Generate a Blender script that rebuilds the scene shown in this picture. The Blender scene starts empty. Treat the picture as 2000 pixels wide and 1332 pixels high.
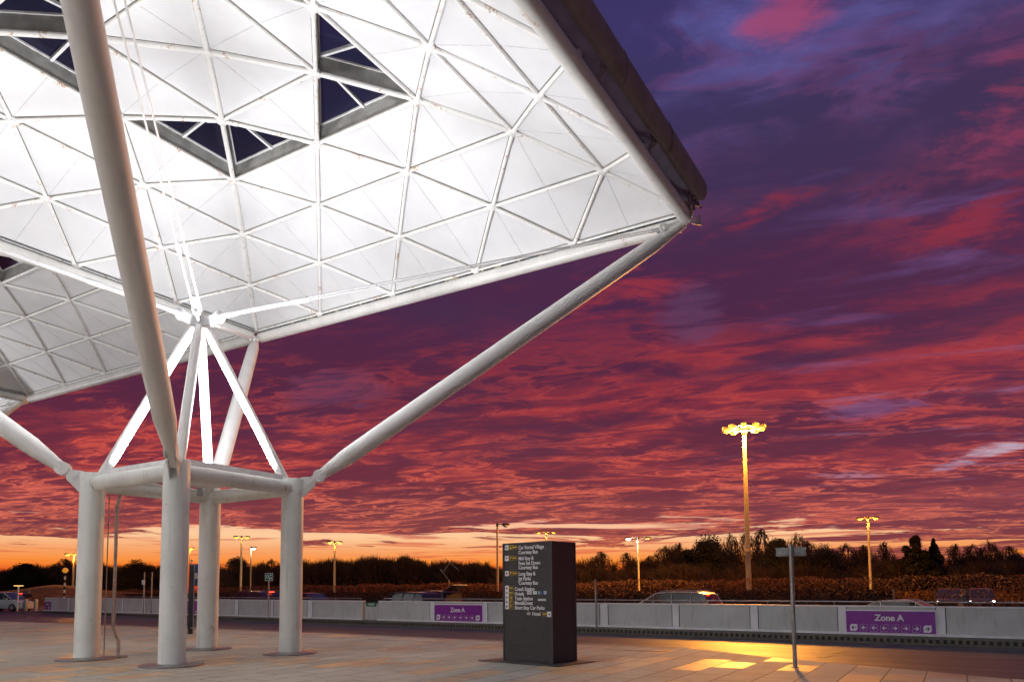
import bpy, bmesh, math, random
from mathutils import Vector, Matrix, Quaternion
random.seed(7)
sc = bpy.context.scene
COL = sc.collection
PI = math.pi
V = Vector

# ------------------------------------------------------------------ camera
CP = V((-10.6753, -15.0125, 1.4544))
FPX, PX, PY, YAW, PIT, ROL = 1435.15, 1006.22, 1041.92, 0.5401, 0.0763, -0.0076
FW = V((math.cos(PIT)*math.cos(YAW), math.cos(PIT)*math.sin(YAW), math.sin(PIT)))
_r = V((math.sin(YAW), -math.cos(YAW), 0)); _u = _r.cross(FW)
RT = math.cos(ROL)*_r + math.sin(ROL)*_u
UP = math.cos(ROL)*_u - math.sin(ROL)*_r
cam = bpy.data.cameras.new('camera'); co = bpy.data.objects.new('camera', cam); COL.objects.link(co)
M = Matrix((RT, UP, -FW)).transposed().to_4x4(); M.translation = CP
co.matrix_world = M
cam.sensor_width = 36; cam.lens = 36*FPX/2000
cam.shift_x = (1000-PX)/2000; cam.shift_y = (PY-666)/2000
cam.clip_start = .1; cam.clip_end = 6000
sc.camera = co

def ray(px, py): return RT*((px-PX)/FPX) - UP*((py-PY)/FPX) + FW
def G(px, py, z=0.0):
    d = ray(px, py); return CP + d*((z-CP.z)/d.z)
def at_depth(px, dep, z=0.0):
    """ground point seen in column px at camera depth dep"""
    d = ray(px, 1150); d.z = 0
    q = CP + d*dep; q.z = z; return q
def height_at(p, py):
    """world height of image row py above the ground point p"""
    dep = (V((p.x, p.y, 1))-CP).dot(FW)
    for _ in range(3):
        z = CP.z + 0
        # project along vertical through p
        lo, hi = -5.0, 60.0
        for _ in range(40):
            m = (lo+hi)/2
            q = V((p.x, p.y, m))-CP
            y = PY - FPX*q.dot(UP)/q.dot(FW)
            if y < py: hi = m
            else: lo = m
        return m

# ------------------------------------------------------------------ materials
def lin(c):
    f = lambda v: v/12.92 if v <= .04045 else ((v+.055)/1.055)**2.4
    return (f(c[0]/255), f(c[1]/255), f(c[2]/255), 1)
class NT:
    def __init__(s, tree): s.t = tree; s.n = tree.nodes; s.l = tree.links
    def node(s, typ, ins=None, **kw):
        n = s.n.new(typ)
        for k, v in kw.items(): setattr(n, k, v)
        for k, v in (ins or {}).items(): s.put(n.inputs[k], v)
        return n
    def put(s, sock, v):
        if isinstance(v, bpy.types.NodeSocket): s.l.new(v, sock)
        else:
            try: sock.default_value = v
            except Exception:
                try: sock.default_value = v[:3]
                except Exception: sock.default_value = (v, v, v)
    def m(s, op, a, b=0.0, c=0.0, clamp=False):
        n = s.n.new('ShaderNodeMath'); n.operation = op; n.use_clamp = clamp
        s.put(n.inputs[0], a); s.put(n.inputs[1], b); s.put(n.inputs[2], c); return n.outputs[0]
    def step(s, x, lo, hi):
        n = s.n.new('ShaderNodeMapRange'); n.interpolation_type = 'SMOOTHSTEP'
        s.put(n.inputs[0], x); n.inputs[1].default_value = lo; n.inputs[2].default_value = hi
        return n.outputs[0]
    def mix(s, f, a, b, blend='MIX'):
        n = s.n.new('ShaderNodeMix'); n.data_type = 'RGBA'; n.blend_type = blend
        s.put(n.inputs[0], f); s.put(n.inputs[6], a); s.put(n.inputs[7], b); return n.outputs[2]
    def ramp(s, x, stops, mode='EASE'):
        n = s.n.new('ShaderNodeValToRGB'); n.color_ramp.interpolation = mode
        e = n.color_ramp.elements
        while len(e) < len(stops): e.new(.5)
        for k, (p, c) in enumerate(stops): e[k].position = p; e[k].color = c
        s.put(n.inputs[0], x); return n.outputs[0]
    def noise(s, vec, scale, detail=5, rough=.55, dist=0.0):
        n = s.n.new('ShaderNodeTexNoise'); s.put(n.inputs['Vector'], vec)
        n.inputs['Scale'].default_value = scale; n.inputs['Detail'].default_value = detail
        n.inputs['Roughness'].default_value = rough; n.inputs['Distortion'].default_value = dist
        return n.outputs[0]

def new_mat(name):
    m = bpy.data.materials.new(name); m.use_nodes = True
    t = NT(m.node_tree); b = m.node_tree.nodes['Principled BSDF']
    return m, t, b
def mat(name, col, rough=.5, metal=0.0, var=.12, scale=6.0, bump=0.0, emis=None, estr=0.0, spec=.5, coat=0.0):
    """plain painted / metal surface with procedural mottling"""
    m, t, b = new_mat(name)
    tc = t.node('ShaderNodeTexCoord').outputs['Object']
    n = t.noise(tc, scale, 6, .6)
    c = (*col[:3], 1)
    dark = tuple(v*(1-var) for v in col[:3])+(1,)
    lite = tuple(min(1, v*(1+var*.6)) for v in col[:3])+(1,)
    t.put(b.inputs['Base Color'], t.ramp(n, [(.3, dark), (.7, lite)]))
    t.put(b.inputs['Roughness'], t.m('ADD', rough-.06, t.m('MULTIPLY', n, .12)))
    b.inputs['Metallic'].default_value = metal
    b.inputs['Specular IOR Level'].default_value = spec
    b.inputs['Coat Weight'].default_value = coat
    if bump:
        bn = t.node('ShaderNodeBump', {'Strength': bump, 'Height': t.noise(tc, scale*8, 4)}); bn.inputs['Distance'].default_value = .01
        t.put(b.inputs['Normal'], bn.outputs[0])
    if emis:
        b.inputs['Emission Color'].default_value = (*emis[:3], 1); b.inputs['Emission Strength'].default_value = estr
        m.cycles.emission_sampling = 'NONE'
    return m

def steel_paint(name, col=(.78, .78, .78), rust=.0, grime=.15, rough=.38, rscale=3.0, streak=0.0):
    """painted steel with grime, optional rust blooms"""
    m, t, b = new_mat(name)
    g = t.node('ShaderNodeNewGeometry').outputs['Position']
    n = t.noise(g, 1.3, 7, .65)
    base = t.ramp(n, [(.32, tuple(v*(1-grime) for v in col)+(1,)), (.62, (*col, 1))])
    fine = t.noise(g, 22, 4, .6)
    base = t.mix(t.m('MULTIPLY', t.step(fine, .5, .75), .05), base, (.42, .38, .32, 1))
    if rust:
        r = t.noise(g, rscale, 5, .75, .4)
        k = t.step(r, .66-rust, .72-rust)
        r2 = t.noise(g, 30, 3, .7)
        k = t.m('MULTIPLY', k, t.step(r2, .42, .6))
        base = t.mix(k, base, (.42, .2, .06, 1))
    if streak:
        sx = t.node('ShaderNodeMapping', {'Vector': g}); sx.inputs['Scale'].default_value = (9, 9, .5)
        s2 = t.noise(sx.outputs[0], 1.0, 5, .6)
        base = t.mix(t.m('MULTIPLY', t.step(s2, .52, .75), streak), base, (.33, .3, .24, 1))
    t.put(b.inputs['Base Color'], base)
    b.inputs['Roughness'].default_value = rough
    return m

MT = {}
MT['steel'] = steel_paint('white_paint_steel', (.80, .79, .77), 0.0, .09, .5)
MT['post'] = steel_paint('post_paint', (.80, .81, .77), 0.045, .12, .5, streak=.35)
MT['rib'] = steel_paint('rib_paint', (.92, .91, .89), .092, .08, .35, 2.6)
MT['beam'] = steel_paint('beam_paint', (.76, .75, .72), .03, .12, .4, 1.5, streak=.2)
MT['rod'] = mat('rod_paint', (.78, .78, .8), .3, .1, .08)
MT['dark'] = mat('dark_gasket', (.27, .25, .22), .7, 0, .3)
MT['seam'] = mat('panel_seam', (.62, .62, .63), .6, 0, .2)
MT['reveal'] = mat('skylight_reveal', (.42, .41, .39), .45, .25, .25, 3)
MT['deck'] = mat('roof_deck', (.22, .22, .23), .6, 0, .2)
MT['cowl'] = mat('eaves_cowl', (.30, .23, .22), .75, .0, .2, 2)
MT['soffit'] = mat('eaves_soffit', (.30, .25, .42), .55, .0, .25, 2)
MT['stainless'] = mat('stainless', (.34, .33, .32), .33, .8, .15, 9)
MT['galv'] = mat('galvanised', (.38, .38, .37), .4, .8, .2, 12)
MT['pipe'] = mat('brown_pipe', (.48, .38, .33), .35, .35, .25, 9)
MT['black'] = mat('black_rubber', (.015, .015, .016), .6, 0, .3)
MT['white'] = mat('white_paint', (.85, .85, .85), .5, 0, .1)
MT['orangep'] = mat('orange_plastic', (.7, .12, .02), .45)
MT['purple'] = mat('purple_sign', (.26, .022, .34), .35, 0, .1, 3)
MT['signw'] = mat('sign_white', (.92, .91, .92), .45, 0, .05)
MT['signg'] = mat('sign_green', (.012, .18, .07), .4, 0, .15)
MT['signb'] = mat('sign_blue', (.03, .06, .22), .4, 0, .15)
MT['yellow'] = mat('sign_yellow', (.75, .48, .03), .4, 0, .08)
MT['mono'] = mat('monolith_grey', (.045, .04, .042), .42, .0, .25, 14, bump=.15)
MT['glassdark'] = mat('car_glass', (.012, .012, .015), .06, 0, .2, 2, spec=.9)
MT['tyre'] = mat('tyre', (.012, .012, .012), .8)
MT['rim'] = mat('wheel_rim', (.45, .45, .46), .3, .9)
MT['bark'] = mat('bark', (.05, .032, .022), .85, 0, .3, 8)
MT['skin'] = mat('skin', (.45, .25, .18), .55)
MT['hair'] = mat('grey_hair', (.35, .33, .32), .7)
MT['red_em'] = mat('tail_light', (.6, .01, .01), .3, emis=(1, .03, .01), estr=14)
MT['white_em'] = mat('head_light', (.8, .8, .8), .3, emis=(1, .96, .9), estr=30)
MT['sodium'] = mat('sodium_lens', (.9, .5, .1), .3, emis=(1, .46, .05), estr=2.6)
MT['whitelamp'] = mat('white_lens', (.9, .9, .8), .3, emis=(1, .85, .55), estr=9)
MT['amber'] = mat('amber_globe', (.7, .3, .03), .3, emis=(1, .4, .04), estr=.45)

# roof panel skin
def panel_mat():
    m, t, b = new_mat('roof_panel')
    g = t.node('ShaderNodeNewGeometry').outputs['Position']
    n = t.noise(g, .35, 5, .6)
    n2 = t.noise(g, 5, 5, .7)
    c = t.ramp(n, [(.3, (.74, .74, .76, 1)), (.7, (.83, .83, .84, 1))])
    c = t.mix(t.m('MULTIPLY', t.step(n2, .52, .8), .12), c, (.55, .54, .52, 1))
    t.put(b.inputs['Base Color'], c); b.inputs['Roughness'].default_value = .42
    return m
MT['panel'] = panel_mat()
def glass_mat():
    m, t, b = new_mat('skylight_glass')
    t.n.remove(b)
    g = t.node('ShaderNodeNewGeometry').outputs['Position']
    n = t.noise(g, 2.5, 4)
    tr = t.node('ShaderNodeBsdfTransparent'); t.put(tr.inputs[0], t.ramp(n, [(.3, (.16, .17, .22, 1)), (.7, (.2, .21, .27, 1))]))
    gl = t.node('ShaderNodeBsdfGlossy'); gl.inputs['Roughness'].default_value = .04; gl.inputs[0].default_value = (.7, .7, .8, 1)
    df = t.node('ShaderNodeBsdfDiffuse'); df.inputs[0].default_value = (.02, .02, .035, 1)
    mx = t.node('ShaderNodeMixShader'); mx.inputs[0].default_value = .045
    t.l.new(tr.outputs[0], mx.inputs[1]); t.l.new(gl.outputs[0], mx.inputs[2])
    m2 = t.node('ShaderNodeMixShader'); m2.inputs[0].default_value = .5
    t.l.new(mx.outputs[0], m2.inputs[1]); t.l.new(df.outputs[0], m2.inputs[2])
    t.l.new(m2.outputs[0], m.node_tree.nodes['Material Output'].inputs[0])
    return m
MT['glass'] = glass_mat()
def gap_mat():
    m, t, b = new_mat('eaves_gap_seal')
    g = t.node('ShaderNodeNewGeometry').outputs['Position']
    v = t.node('ShaderNodeTexVoronoi', {'Vector': g}); v.inputs['Scale'].default_value = 2.2
    v2 = t.noise(g, 9, 3, .8)
    c = t.ramp(t.m('ADD', v.outputs['Distance'], t.m('MULTIPLY', t.m('SUBTRACT', v2, .5), .9)),
               [(.2, (.02, .02, .015, 1)), (.38, (.12, .14, .18, 1)), (.5, (.03, .03, .02, 1)), (.75, (.42, .38, .28, 1))], 'CONSTANT')
    t.put(b.inputs['Base Color'], c); b.inputs['Roughness'].default_value = .6
    return m
MT['gap'] = gap_mat()

def paving_mat():
    m, t, b = new_mat('granite_paving')
    g = t.node('ShaderNodeNewGeometry').outputs['Position']
    br = t.node('ShaderNodeTexBrick', {'Vector': g}); br.offset = .37; br.squash = 1
    br.inputs['Scale'].default_value = 1; br.inputs['Brick Width'].default_value = 1.15; br.inputs['Row Height'].default_value = .58
    br.inputs['Mortar Size'].default_value = .014; br.inputs['Mortar Smooth'].default_value = .3; br.inputs['Bias'].default_value = 0
    br.inputs['Color1'].default_value = (0, 0, 0, 1); br.inputs['Color2'].default_value = (1, 1, 1, 1); br.inputs['Mortar'].default_value = (.5, .5, .5, 1)
    sid = t.node('ShaderNodeSeparateColor', {'Color': br.outputs[0]}).outputs[0]
    base = t.ramp(sid, [(0, (.32, .305, .255, 1)), (.35, (.43, .41, .345, 1)), (.74, (.36, .34, .285, 1)), (.79, (.50, .355, .20, 1)), (1, (.52, .38, .22, 1))], 'LINEAR')
    big = t.noise(g, .35, 5, .6); fine = t.noise(g, 60, 3, .7); mid = t.noise(g, 4, 6, .65)
    base = t.mix(t.m('MULTIPLY', t.step(big, .42, .62), .45), base, (.27, .23, .19, 1))
    base = t.mix(t.m('MULTIPLY', t.step(mid, .45, .7), .25), base, (.20, .165, .14, 1))
    base = t.mix(t.m('MULTIPLY', t.step(fine, .5, .7), .3), base, (.34, .30, .26, 1))
    spots = t.node('ShaderNodeTexVoronoi', {'Vector': g}); spots.inputs['Scale'].default_value = 1.7
    base = t.mix(t.m('MULTIPLY', t.step(spots.outputs['Distance'], .085, .03), .65), base, (.05, .045, .04, 1))
    base = t.mix(t.m('MULTIPLY', br.outputs['Fac'], .9), base, (.07, .055, .045, 1))
    t.put(b.inputs['Base Color'], base)
    # polished slabs are glossier
    pol = t.step(sid, .76, .82)
    rr = t.m('ADD', .60, t.m('MULTIPLY', mid, .25))
    t.put(b.inputs['Roughness'], t.m('SUBTRACT', rr, t.m('MULTIPLY', pol, .29)))
    bn = t.node('ShaderNodeBump', {'Strength': .35, 'Height': t.m('SUBTRACT', t.m('MULTIPLY', fine, .4), br.outputs['Fac'])}); bn.inputs['Distance'].default_value = .006
    t.put(b.inputs['Normal'], bn.outputs[0])
    return m
MT['paving'] = paving_mat()
def asphalt_mat(name, k=1.0, wet=.0):
    m, t, b = new_mat(name)
    g = t.node('ShaderNodeNewGeometry').outputs['Position']
    fine = t.noise(g, 45, 4, .75); big = t.noise(g, .5, 6, .6)
    mp = t.node('ShaderNodeMapping', {'Vector': g}); mp.inputs['Scale'].default_value = (2.2, .12, 1)
    mp.inputs['Rotation'].default_value = (0, 0, .12)
    tr = t.noise(mp.outputs[0], 1, 5, .6)
    c = t.ramp(fine, [(.3, (.035*k, .032*k, .032*k, 1)), (.7, (.085*k, .078*k, .075*k, 1))])
    c = t.mix(t.m('MULTIPLY', t.step(tr, .45, .65), .5), c, (.03*k, .027*k, .026*k, 1))
    c = t.mix(t.m('MULTIPLY', t.step(big, .5, .7), .4), c, (.11*k, .1*k, .09*k, 1))
    t.put(b.inputs['Base Color'], c)
    t.put(b.inputs['Roughness'], t.m('ADD', .24-wet, t.m('MULTIPLY', tr, .5)))
    bn = t.node('ShaderNodeBump', {'Strength': .5, 'Height': fine}); bn.inputs['Distance'].default_value = .012
    t.put(b.inputs['Normal'], bn.outputs[0])
    return m
MT['asphalt'] = asphalt_mat('asphalt')
MT['asphalt2'] = asphalt_mat('asphalt_lower', .9)
def wall_mat():
    m, t, b = new_mat('grp_wall')
    g = t.node('ShaderNodeNewGeometry').outputs['Position']
    n = t.noise(g, .9, 5, .6); f = t.noise(g, 14, 4, .6)
    c = t.ramp(n, [(.3, (.52, .525, .52, 1)), (.7, (.61, .615, .61, 1))])
    mp = t.node('ShaderNodeMapping', {'Vector': g}); mp.inputs['Scale'].default_value = (3, 3, .6)
    s2 = t.noise(mp.outputs[0], 2, 5, .65)
    c = t.mix(t.m('MULTIPLY', t.step(s2, .5, .75), .35), c, (.2, .19, .17, 1))
    t.put(b.inputs['Base Color'], c); b.inputs['Roughness'].default_value = .5
    return m
MT['wall'] = wall_mat()
MT['pilaster'] = mat('wall_pilaster', (.86, .86, .88), .5, 0, .1, 3)
def soil_mat():
    m, t, b = new_mat('verge')
    g = t.node('ShaderNodeNewGeometry').outputs['Position']
    n = t.noise(g, .12, 8, .65); f = t.noise(g, 6, 5, .7)
    c = t.ramp(n, [(.3, (.045, .035, .014, 1)), (.7, (.10, .07, .025, 1))])
    c = t.mix(t.m('MULTIPLY', f, .5), c, (.05, .05, .02, 1))
    t.put(b.inputs['Base Color'], c); b.inputs['Roughness'].default_value = .9
    return m
MT['soil'] = soil_mat()
def leaf_mat(name, c1, c2, trans=0.0):
    m, t, b = new_mat(name)
    oi = t.node('ShaderNodeNewGeometry')
    n = t.noise(oi.outputs['Position'], 1.1, 4, .7)
    r = t.m('ADD', t.m('MULTIPLY', n, .6), t.m('MULTIPLY', oi.outputs['Random Per Island'], .5))
    t.put(b.inputs['Base Color'], t.ramp(r, [(.25, (*c1, 1)), (.8, (*c2, 1))]))
    b.inputs['Roughness'].default_value = .65
    if trans:
        tl = t.node('ShaderNodeBsdfTranslucent'); t.l.new(b.inputs['Base Color'].links[0].from_socket, tl.inputs[0])
        mx = t.node('ShaderNodeMixShader'); mx.inputs[0].default_value = trans
        t.l.new(b.outputs[0], mx.inputs[1]); t.l.new(tl.outputs[0], mx.inputs[2]); t.l.new(mx.outputs[0], m.node_tree.nodes['Material Output'].inputs[0])
    return m
MT['hedge'] = leaf_mat('beech_hedge', (.09, .028, .010), (.38, .13, .04), .25)
MT['twig'] = leaf_mat('twigs', (.035, .02, .012), (.085, .045, .022))
MT['ever'] = leaf_mat('evergreen', (.012, .011, .006), (.04, .032, .014))
MT['shrub'] = leaf_mat('shrub_leaf', (.05, .02, .008), (.20, .08, .022), .4)
def car_paint(name, c, metal=.4): return mat(name, c, .25, metal, .06, 3, coat=.6)
MT['silver'] = car_paint('silver_paint', (.62, .62, .63), .25)
MT['grey'] = car_paint('grey_paint', (.16, .165, .18), .5)
MT['darkc'] = car_paint('dark_paint', (.03, .032, .04))
MT['bluec'] = car_paint('blue_paint', (.02, .035, .12))
MT['whitec'] = car_paint('white_car_paint', (.7, .7, .7), 0)

# ------------------------------------------------------------------ mesh helpers
class MB:
    def __init__(s): s.v = []; s.f = []; s.mi = []
    def face(s, idx, k=0): s.f.append(tuple(idx)); s.mi.append(k)
    def poly(s, pts, k=0):
        b = len(s.v); s.v += [V(p) for p in pts]; s.face(range(b, b+len(pts)), k)
    def box(s, c, h, ax=None, k=0):
        """c centre, h half sizes, ax optional 3 axes"""
        ax = ax or (V((1, 0, 0)), V((0, 1, 0)), V((0, 0, 1)))
        b = len(s.v); c = V(c)
        for sx in (-1, 1):
            for sy in (-1, 1):
                for sz in (-1, 1): s.v.append(c+ax[0]*h[0]*sx+ax[1]*h[1]*sy+ax[2]*h[2]*sz)
        for q in ((0, 1, 3, 2), (4, 6, 7, 5), (0, 4, 5, 1), (2, 3, 7, 6), (0, 2, 6, 4), (1, 5, 7, 3)):
            s.face([b+i for i in q], k)
    def bar(s, p, q, w, h, up=V((0, 0, 1)), k=0):
        p, q = V(p), V(q); d = (q-p); L = d.length; d.normalize()
        x = d.cross(up)
        if x.length < 1e-4: x = d.orthogonal()
        x.normalize(); y = x.cross(d).normalized()
        s.box((p+q)/2, (L/2, w/2, h/2), (d, x, y), k)
    def tube(s, pts, rad, n=12, cap=True, k=0, flat=None):
        pts = [V(p) for p in pts]
        if not hasattr(rad, '__len__'): rad = [rad]*len(pts)
        ref = None; b0 = len(s.v)
        for i, p in enumerate(pts):
            a = pts[max(0, i-1)]; c = pts[min(len(pts)-1, i+1)]
            d = (c-a).normalized()
            if ref is None: ref = d.orthogonal().normalized() if abs(d.z) > .95 else d.cross(V((0, 0, 1))).normalized()
            x = (ref-d*ref.dot(d)).normalized(); y = d.cross(x); ref = x
            for j in range(n):
                t = 2*PI*j/n
                s.v.append(p+(x*math.cos(t)+y*math.sin(t))*rad[i])
        for i in range(len(pts)-1):
            for j in range(n):
                a = b0+i*n+j; c = b0+i*n+(j+1) % n
                s.face((a, c, c+n, a+n), k)
        if cap:
            s.face([b0+j for j in range(n)][::-1], k); s.face([b0+(len(pts)-1)*n+j for j in range(n)], k)
    def build(s, name, m, parent=None, smooth=False, bevel=0.0):
        me = bpy.data.meshes.new(name)
        org = V((0, 0, 0)) if parent is None else parent.location.copy()
        root = parent
        if parent is not None:
            org = V((0, 0, 0)); q = parent
            while q is not None: org += q.location; q = q.parent
        me.from_pydata([tuple(v-org) for v in s.v], [], s.f)
        ms = m if isinstance(m, (list, tuple)) else [m]
        for x in ms: me.materials.append(MT[x] if isinstance(x, str) else x)
        me.polygons.foreach_set('material_index', s.mi)
        if smooth:
            me.polygons.foreach_set('use_smooth', [True]*len(me.polygons))
            try: me.set_sharp_from_angle(angle=math.radians(40))
            except Exception: pass
        me.update()
        o = bpy.data.objects.new(name, me); COL.objects.link(o)
        if parent is not None: o.parent = parent
        if bevel:
            bv = o.modifiers.new('bevel', 'BEVEL'); bv.width = bevel; bv.segments = 2; bv.limit_method = 'ANGLE'
        return o
def tag(o, label=None, cat=None, group=None, kind=None):
    if label: o['label'] = label
    if cat: o['category'] = cat
    if group: o['group'] = group
    if kind: o['kind'] = kind
    return o
def thing(name, label, cat, loc, group=None):
    o = bpy.data.objects.new(name, None); COL.objects.link(o); o.location = V(loc); o.empty_display_size = .2
    return tag(o, label, cat, group)
def dup(root, off=None, loc=None, label=None, rz=0, scale=None):
    r = root.copy(); COL.objects.link(r)
    if off is not None: r.location = root.location+V(off)
    if loc is not None: r.location = V(loc)
    r.rotation_euler.z = rz
    if scale: r.scale = (scale if hasattr(scale, '__len__') else (scale,)*3)
    if label: r['label'] = label
    for ch in list(root.children):
        c = ch.copy(); COL.objects.link(c); c.parent = r
        for g in list(ch.children):
            d = g.copy(); COL.objects.link(d); d.parent = c
    return r
def text_mesh(s, size, bold=.0, shear=0):
    cu = bpy.data.curves.new('t', 'FONT'); cu.body = s; cu.size = size; cu.offset = bold*size; cu.resolution_u = 3
    cu.extrude = .0012; cu.space_character = .96
    o = bpy.data.objects.new('t', cu); COL.objects.link(o)
    me = bpy.data.meshes.new_from_object(o.evaluated_get(bpy.context.evaluated_depsgraph_get()))
    bpy.data.objects.remove(o); bpy.data.curves.remove(cu)
    return me
def add_text(mb, s, size, org, ex, ey, k=0, bold=.012, align='l', xs=1.0):
    """write s on the plane org + ex*x + ey*y, glyph quads go into mb"""
    me = text_mesh(s, size, bold); ez = ex.cross(ey)
    xs_ = [v.co.x for v in me.vertices]; w = (max(xs_) if xs_ else 0)*xs
    off = 0 if align == 'l' else (-w/2 if align == 'c' else -w)
    b = len(mb.v)
    for v in me.vertices: mb.v.append(org+ex*(v.co.x*xs+off)+ey*v.co.y+ez*(v.co.z))
    for p in me.polygons: mb.face([b+i for i in p.vertices], k)
    bpy.data.meshes.remove(me); return w
def arrow(mb, c, ex, ey, r, sgn, k=0, lift=.0):
    ez = ex.cross(ey)*lift
    pt = lambda x, y: c+ex*(x*r*sgn)+ey*(y*r)+ez
    w = .17
    def quad(*q):
        q = [pt(*a) for a in q]
        if sgn < 0: q = q[::-1]
        mb.poly(q, k)
    quad((-.85, -w), (.45, -w), (.45, w), (-.85, w))
    quad((.9, 0), (.08, .8), (-.16, .56), (.42, 0))
    quad((.9, 0), (.42, 0), (-.16, -.56), (.08, -.8))

# ------------------------------------------------------------------ world (dusk sky)
w = bpy.data.worlds.new('World'); sc.world = w; w.use_nodes = True
t = NT(w.node_tree); bg = w.node_tree.nodes['Background']
gen = t.node('ShaderNodeTexCoord').outputs['Generated']
F2 = V((math.cos(YAW), math.sin(YAW), 0)); R2 = V((math.sin(YAW), -math.cos(YAW), 0))
def dot(vec, d):
    n = t.node('ShaderNodeVectorMath', operation='DOT_PRODUCT'); t.put(n.inputs[0], vec); n.inputs[1].default_value = d; return n.outputs['Value']
z = t.m('MAXIMUM', dot(gen, (0, 0, 1)), 0.0)
s_ = dot(gen, R2); f_ = dot(gen, F2)
iz = t.m('DIVIDE', 1.0, t.m('ADD', z, .07))
X = t.m('MULTIPLY', s_, iz); Y = t.m('MULTIPLY', f_, iz)
def coords(rot, sx, sy, ox=0, oy=0, X=X, Y=Y):
    c, s = math.cos(rot), math.sin(rot)
    a = t.m('ADD', t.m('MULTIPLY', X, c*sx), t.m('MULTIPLY', Y, s*sx))
    b = t.m('ADD', t.m('MULTIPLY', X, -s*sy), t.m('MULTIPLY', Y, c*sy))
    n = t.node('ShaderNodeCombineXYZ', {0: t.m('ADD', a, ox), 1: t.m('ADD', b, oy), 2: 0.0}); return n.outputs[0]
big = t.noise(coords(-.42, .5, 1.0, 3.1, 1.7), 1.0, 5, .5, .5)
mid = t.noise(coords(-.36, .75, 1.35, 7.3, 2.2), 1.9, 8, .58, .7)
rid = t.noise(coords(-.24, .75, 1.5, 1.3, 9.2), 4.2, 9, .62, .9)
fin = t.noise(coords(-.2, 1.0, 1.6, 4.3, 5.2), 9.0, 6, .62, .5)
zr = t.m('DIVIDE', z, .8)      # ramp position
def zs(y):                     # image row -> ramp position
    e = math.atan((1150-y)/1435); return math.sin(e)/.8
D = t.ramp(zr, [(0, lin((160, 66, 52))), (zs(1030), lin((122, 56, 66))), (zs(920), lin((104, 42, 62))), (zs(760), lin((84, 36, 64))),
                (zs(560), lin((74, 38, 72))), (zs(330), lin((60, 48, 84))), (zs(0), lin((60, 52, 100))), (1, lin((46, 44, 88)))])
L = t.ramp(zr, [(0, lin((255, 140, 80))), (zs(1030), lin((226, 104, 88))), (zs(920), lin((205, 72, 66))), (zs(760), lin((186, 58, 60))),
                (zs(560), lin((150, 46, 62))), (zs(400), lin((112, 60, 96))), (zs(250), lin((104, 88, 150))), (zs(0), lin((108, 104, 178))), ])
k1 = t.m('ADD', t.m('MULTIPLY', mid, .55), t.m('MULTIPLY', rid, .45))
k1 = t.m('ADD', k1, t.m('MULTIPLY', t.m('SUBTRACT', big, .5), .62))
k1 = t.m('ADD', k1, t.m('MULTIPLY', t.m('SUBTRACT', fin, .5), .16))
low = t.step(z, .40, .12)      # 1 near the horizon
n_ = t.n.new('ShaderNodeMapRange'); n_.interpolation_type = 'SMOOTHSTEP'; t.put(n_.inputs[0], z); n_.inputs[1].default_value = .10; n_.inputs[2].default_value = .34; n_.inputs[3].default_value = 1; n_.inputs[4].default_value = 0
low = n_.outputs[0]
k = t.m('MULTIPLY', t.step(k1, .42, .66), t.m('SUBTRACT', .70, t.m('MULTIPLY', low, .38)))
col = t.mix(k, D, L)
# hot ridges of lit cloud underside
rg = t.m('SUBTRACT', 1.0, t.m('MULTIPLY', t.m('ABSOLUTE', t.m('SUBTRACT', rid, .52)), 15.0), clamp=True)
rg = t.m('MULTIPLY', rg, t.step(mid, .42, .56))
rg = t.m('MULTIPLY', rg, t.m('MULTIPLY', t.m('ADD', .16, low), .64))
hot = t.ramp(zr, [(0, lin((255, 170, 90))), (zs(1000), lin((244, 118, 92))), (zs(880), lin((232, 92, 74))), (zs(600), lin((196, 66, 60))), (1, lin((150, 60, 110)))])
col = t.mix(rg, col, hot)
# large rosy patches high up
rp = t.noise(coords(-.45, .9, 1.3, 11.0, 6.0), 1.15, 5, .5, .3)
rp = t.m('MULTIPLY', t.step(rp, .55, .72), t.step(z, .30, .55))
col = t.mix(t.m('MULTIPLY', rp, .42), col, lin((150, 60, 92)))
# slate-grey cloud masses
sl = t.noise(coords(-.5, .6, 1.1, 31.0, 14.0), 1.5, 7, .55, .8)
sl = t.m('MULTIPLY', t.step(sl, .50, .66), t.m('MULTIPLY', t.step(z, .10, .24), .72))
col = t.mix(sl, col, t.ramp(zr, [(0, lin((112, 54, 66))), (zs(800), lin((82, 40, 68))), (zs(500), lin((66, 42, 76))), (zs(200), lin((62, 50, 88))), (1, lin((50, 46, 88)))]))
def dirmask(px, py, ax, ay, ang=0.0):
    d = ray(px, py).normalized(); rr = RT*math.cos(ang)+UP*math.sin(ang); uu = UP*math.cos(ang)-RT*math.sin(ang)
    a = t.m('DIVIDE', t.m('SUBTRACT', dot(gen, rr), rr.dot(d)), ax); b = t.m('DIVIDE', t.m('SUBTRACT', dot(gen, uu), uu.dot(d)), ay)
    q = t.m('ADD', t.m('MULTIPLY', a, a), t.m('MULTIPLY', b, b))
    return t.m('EXPONENT', t.m('MULTIPLY', q, -1.0))
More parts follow.
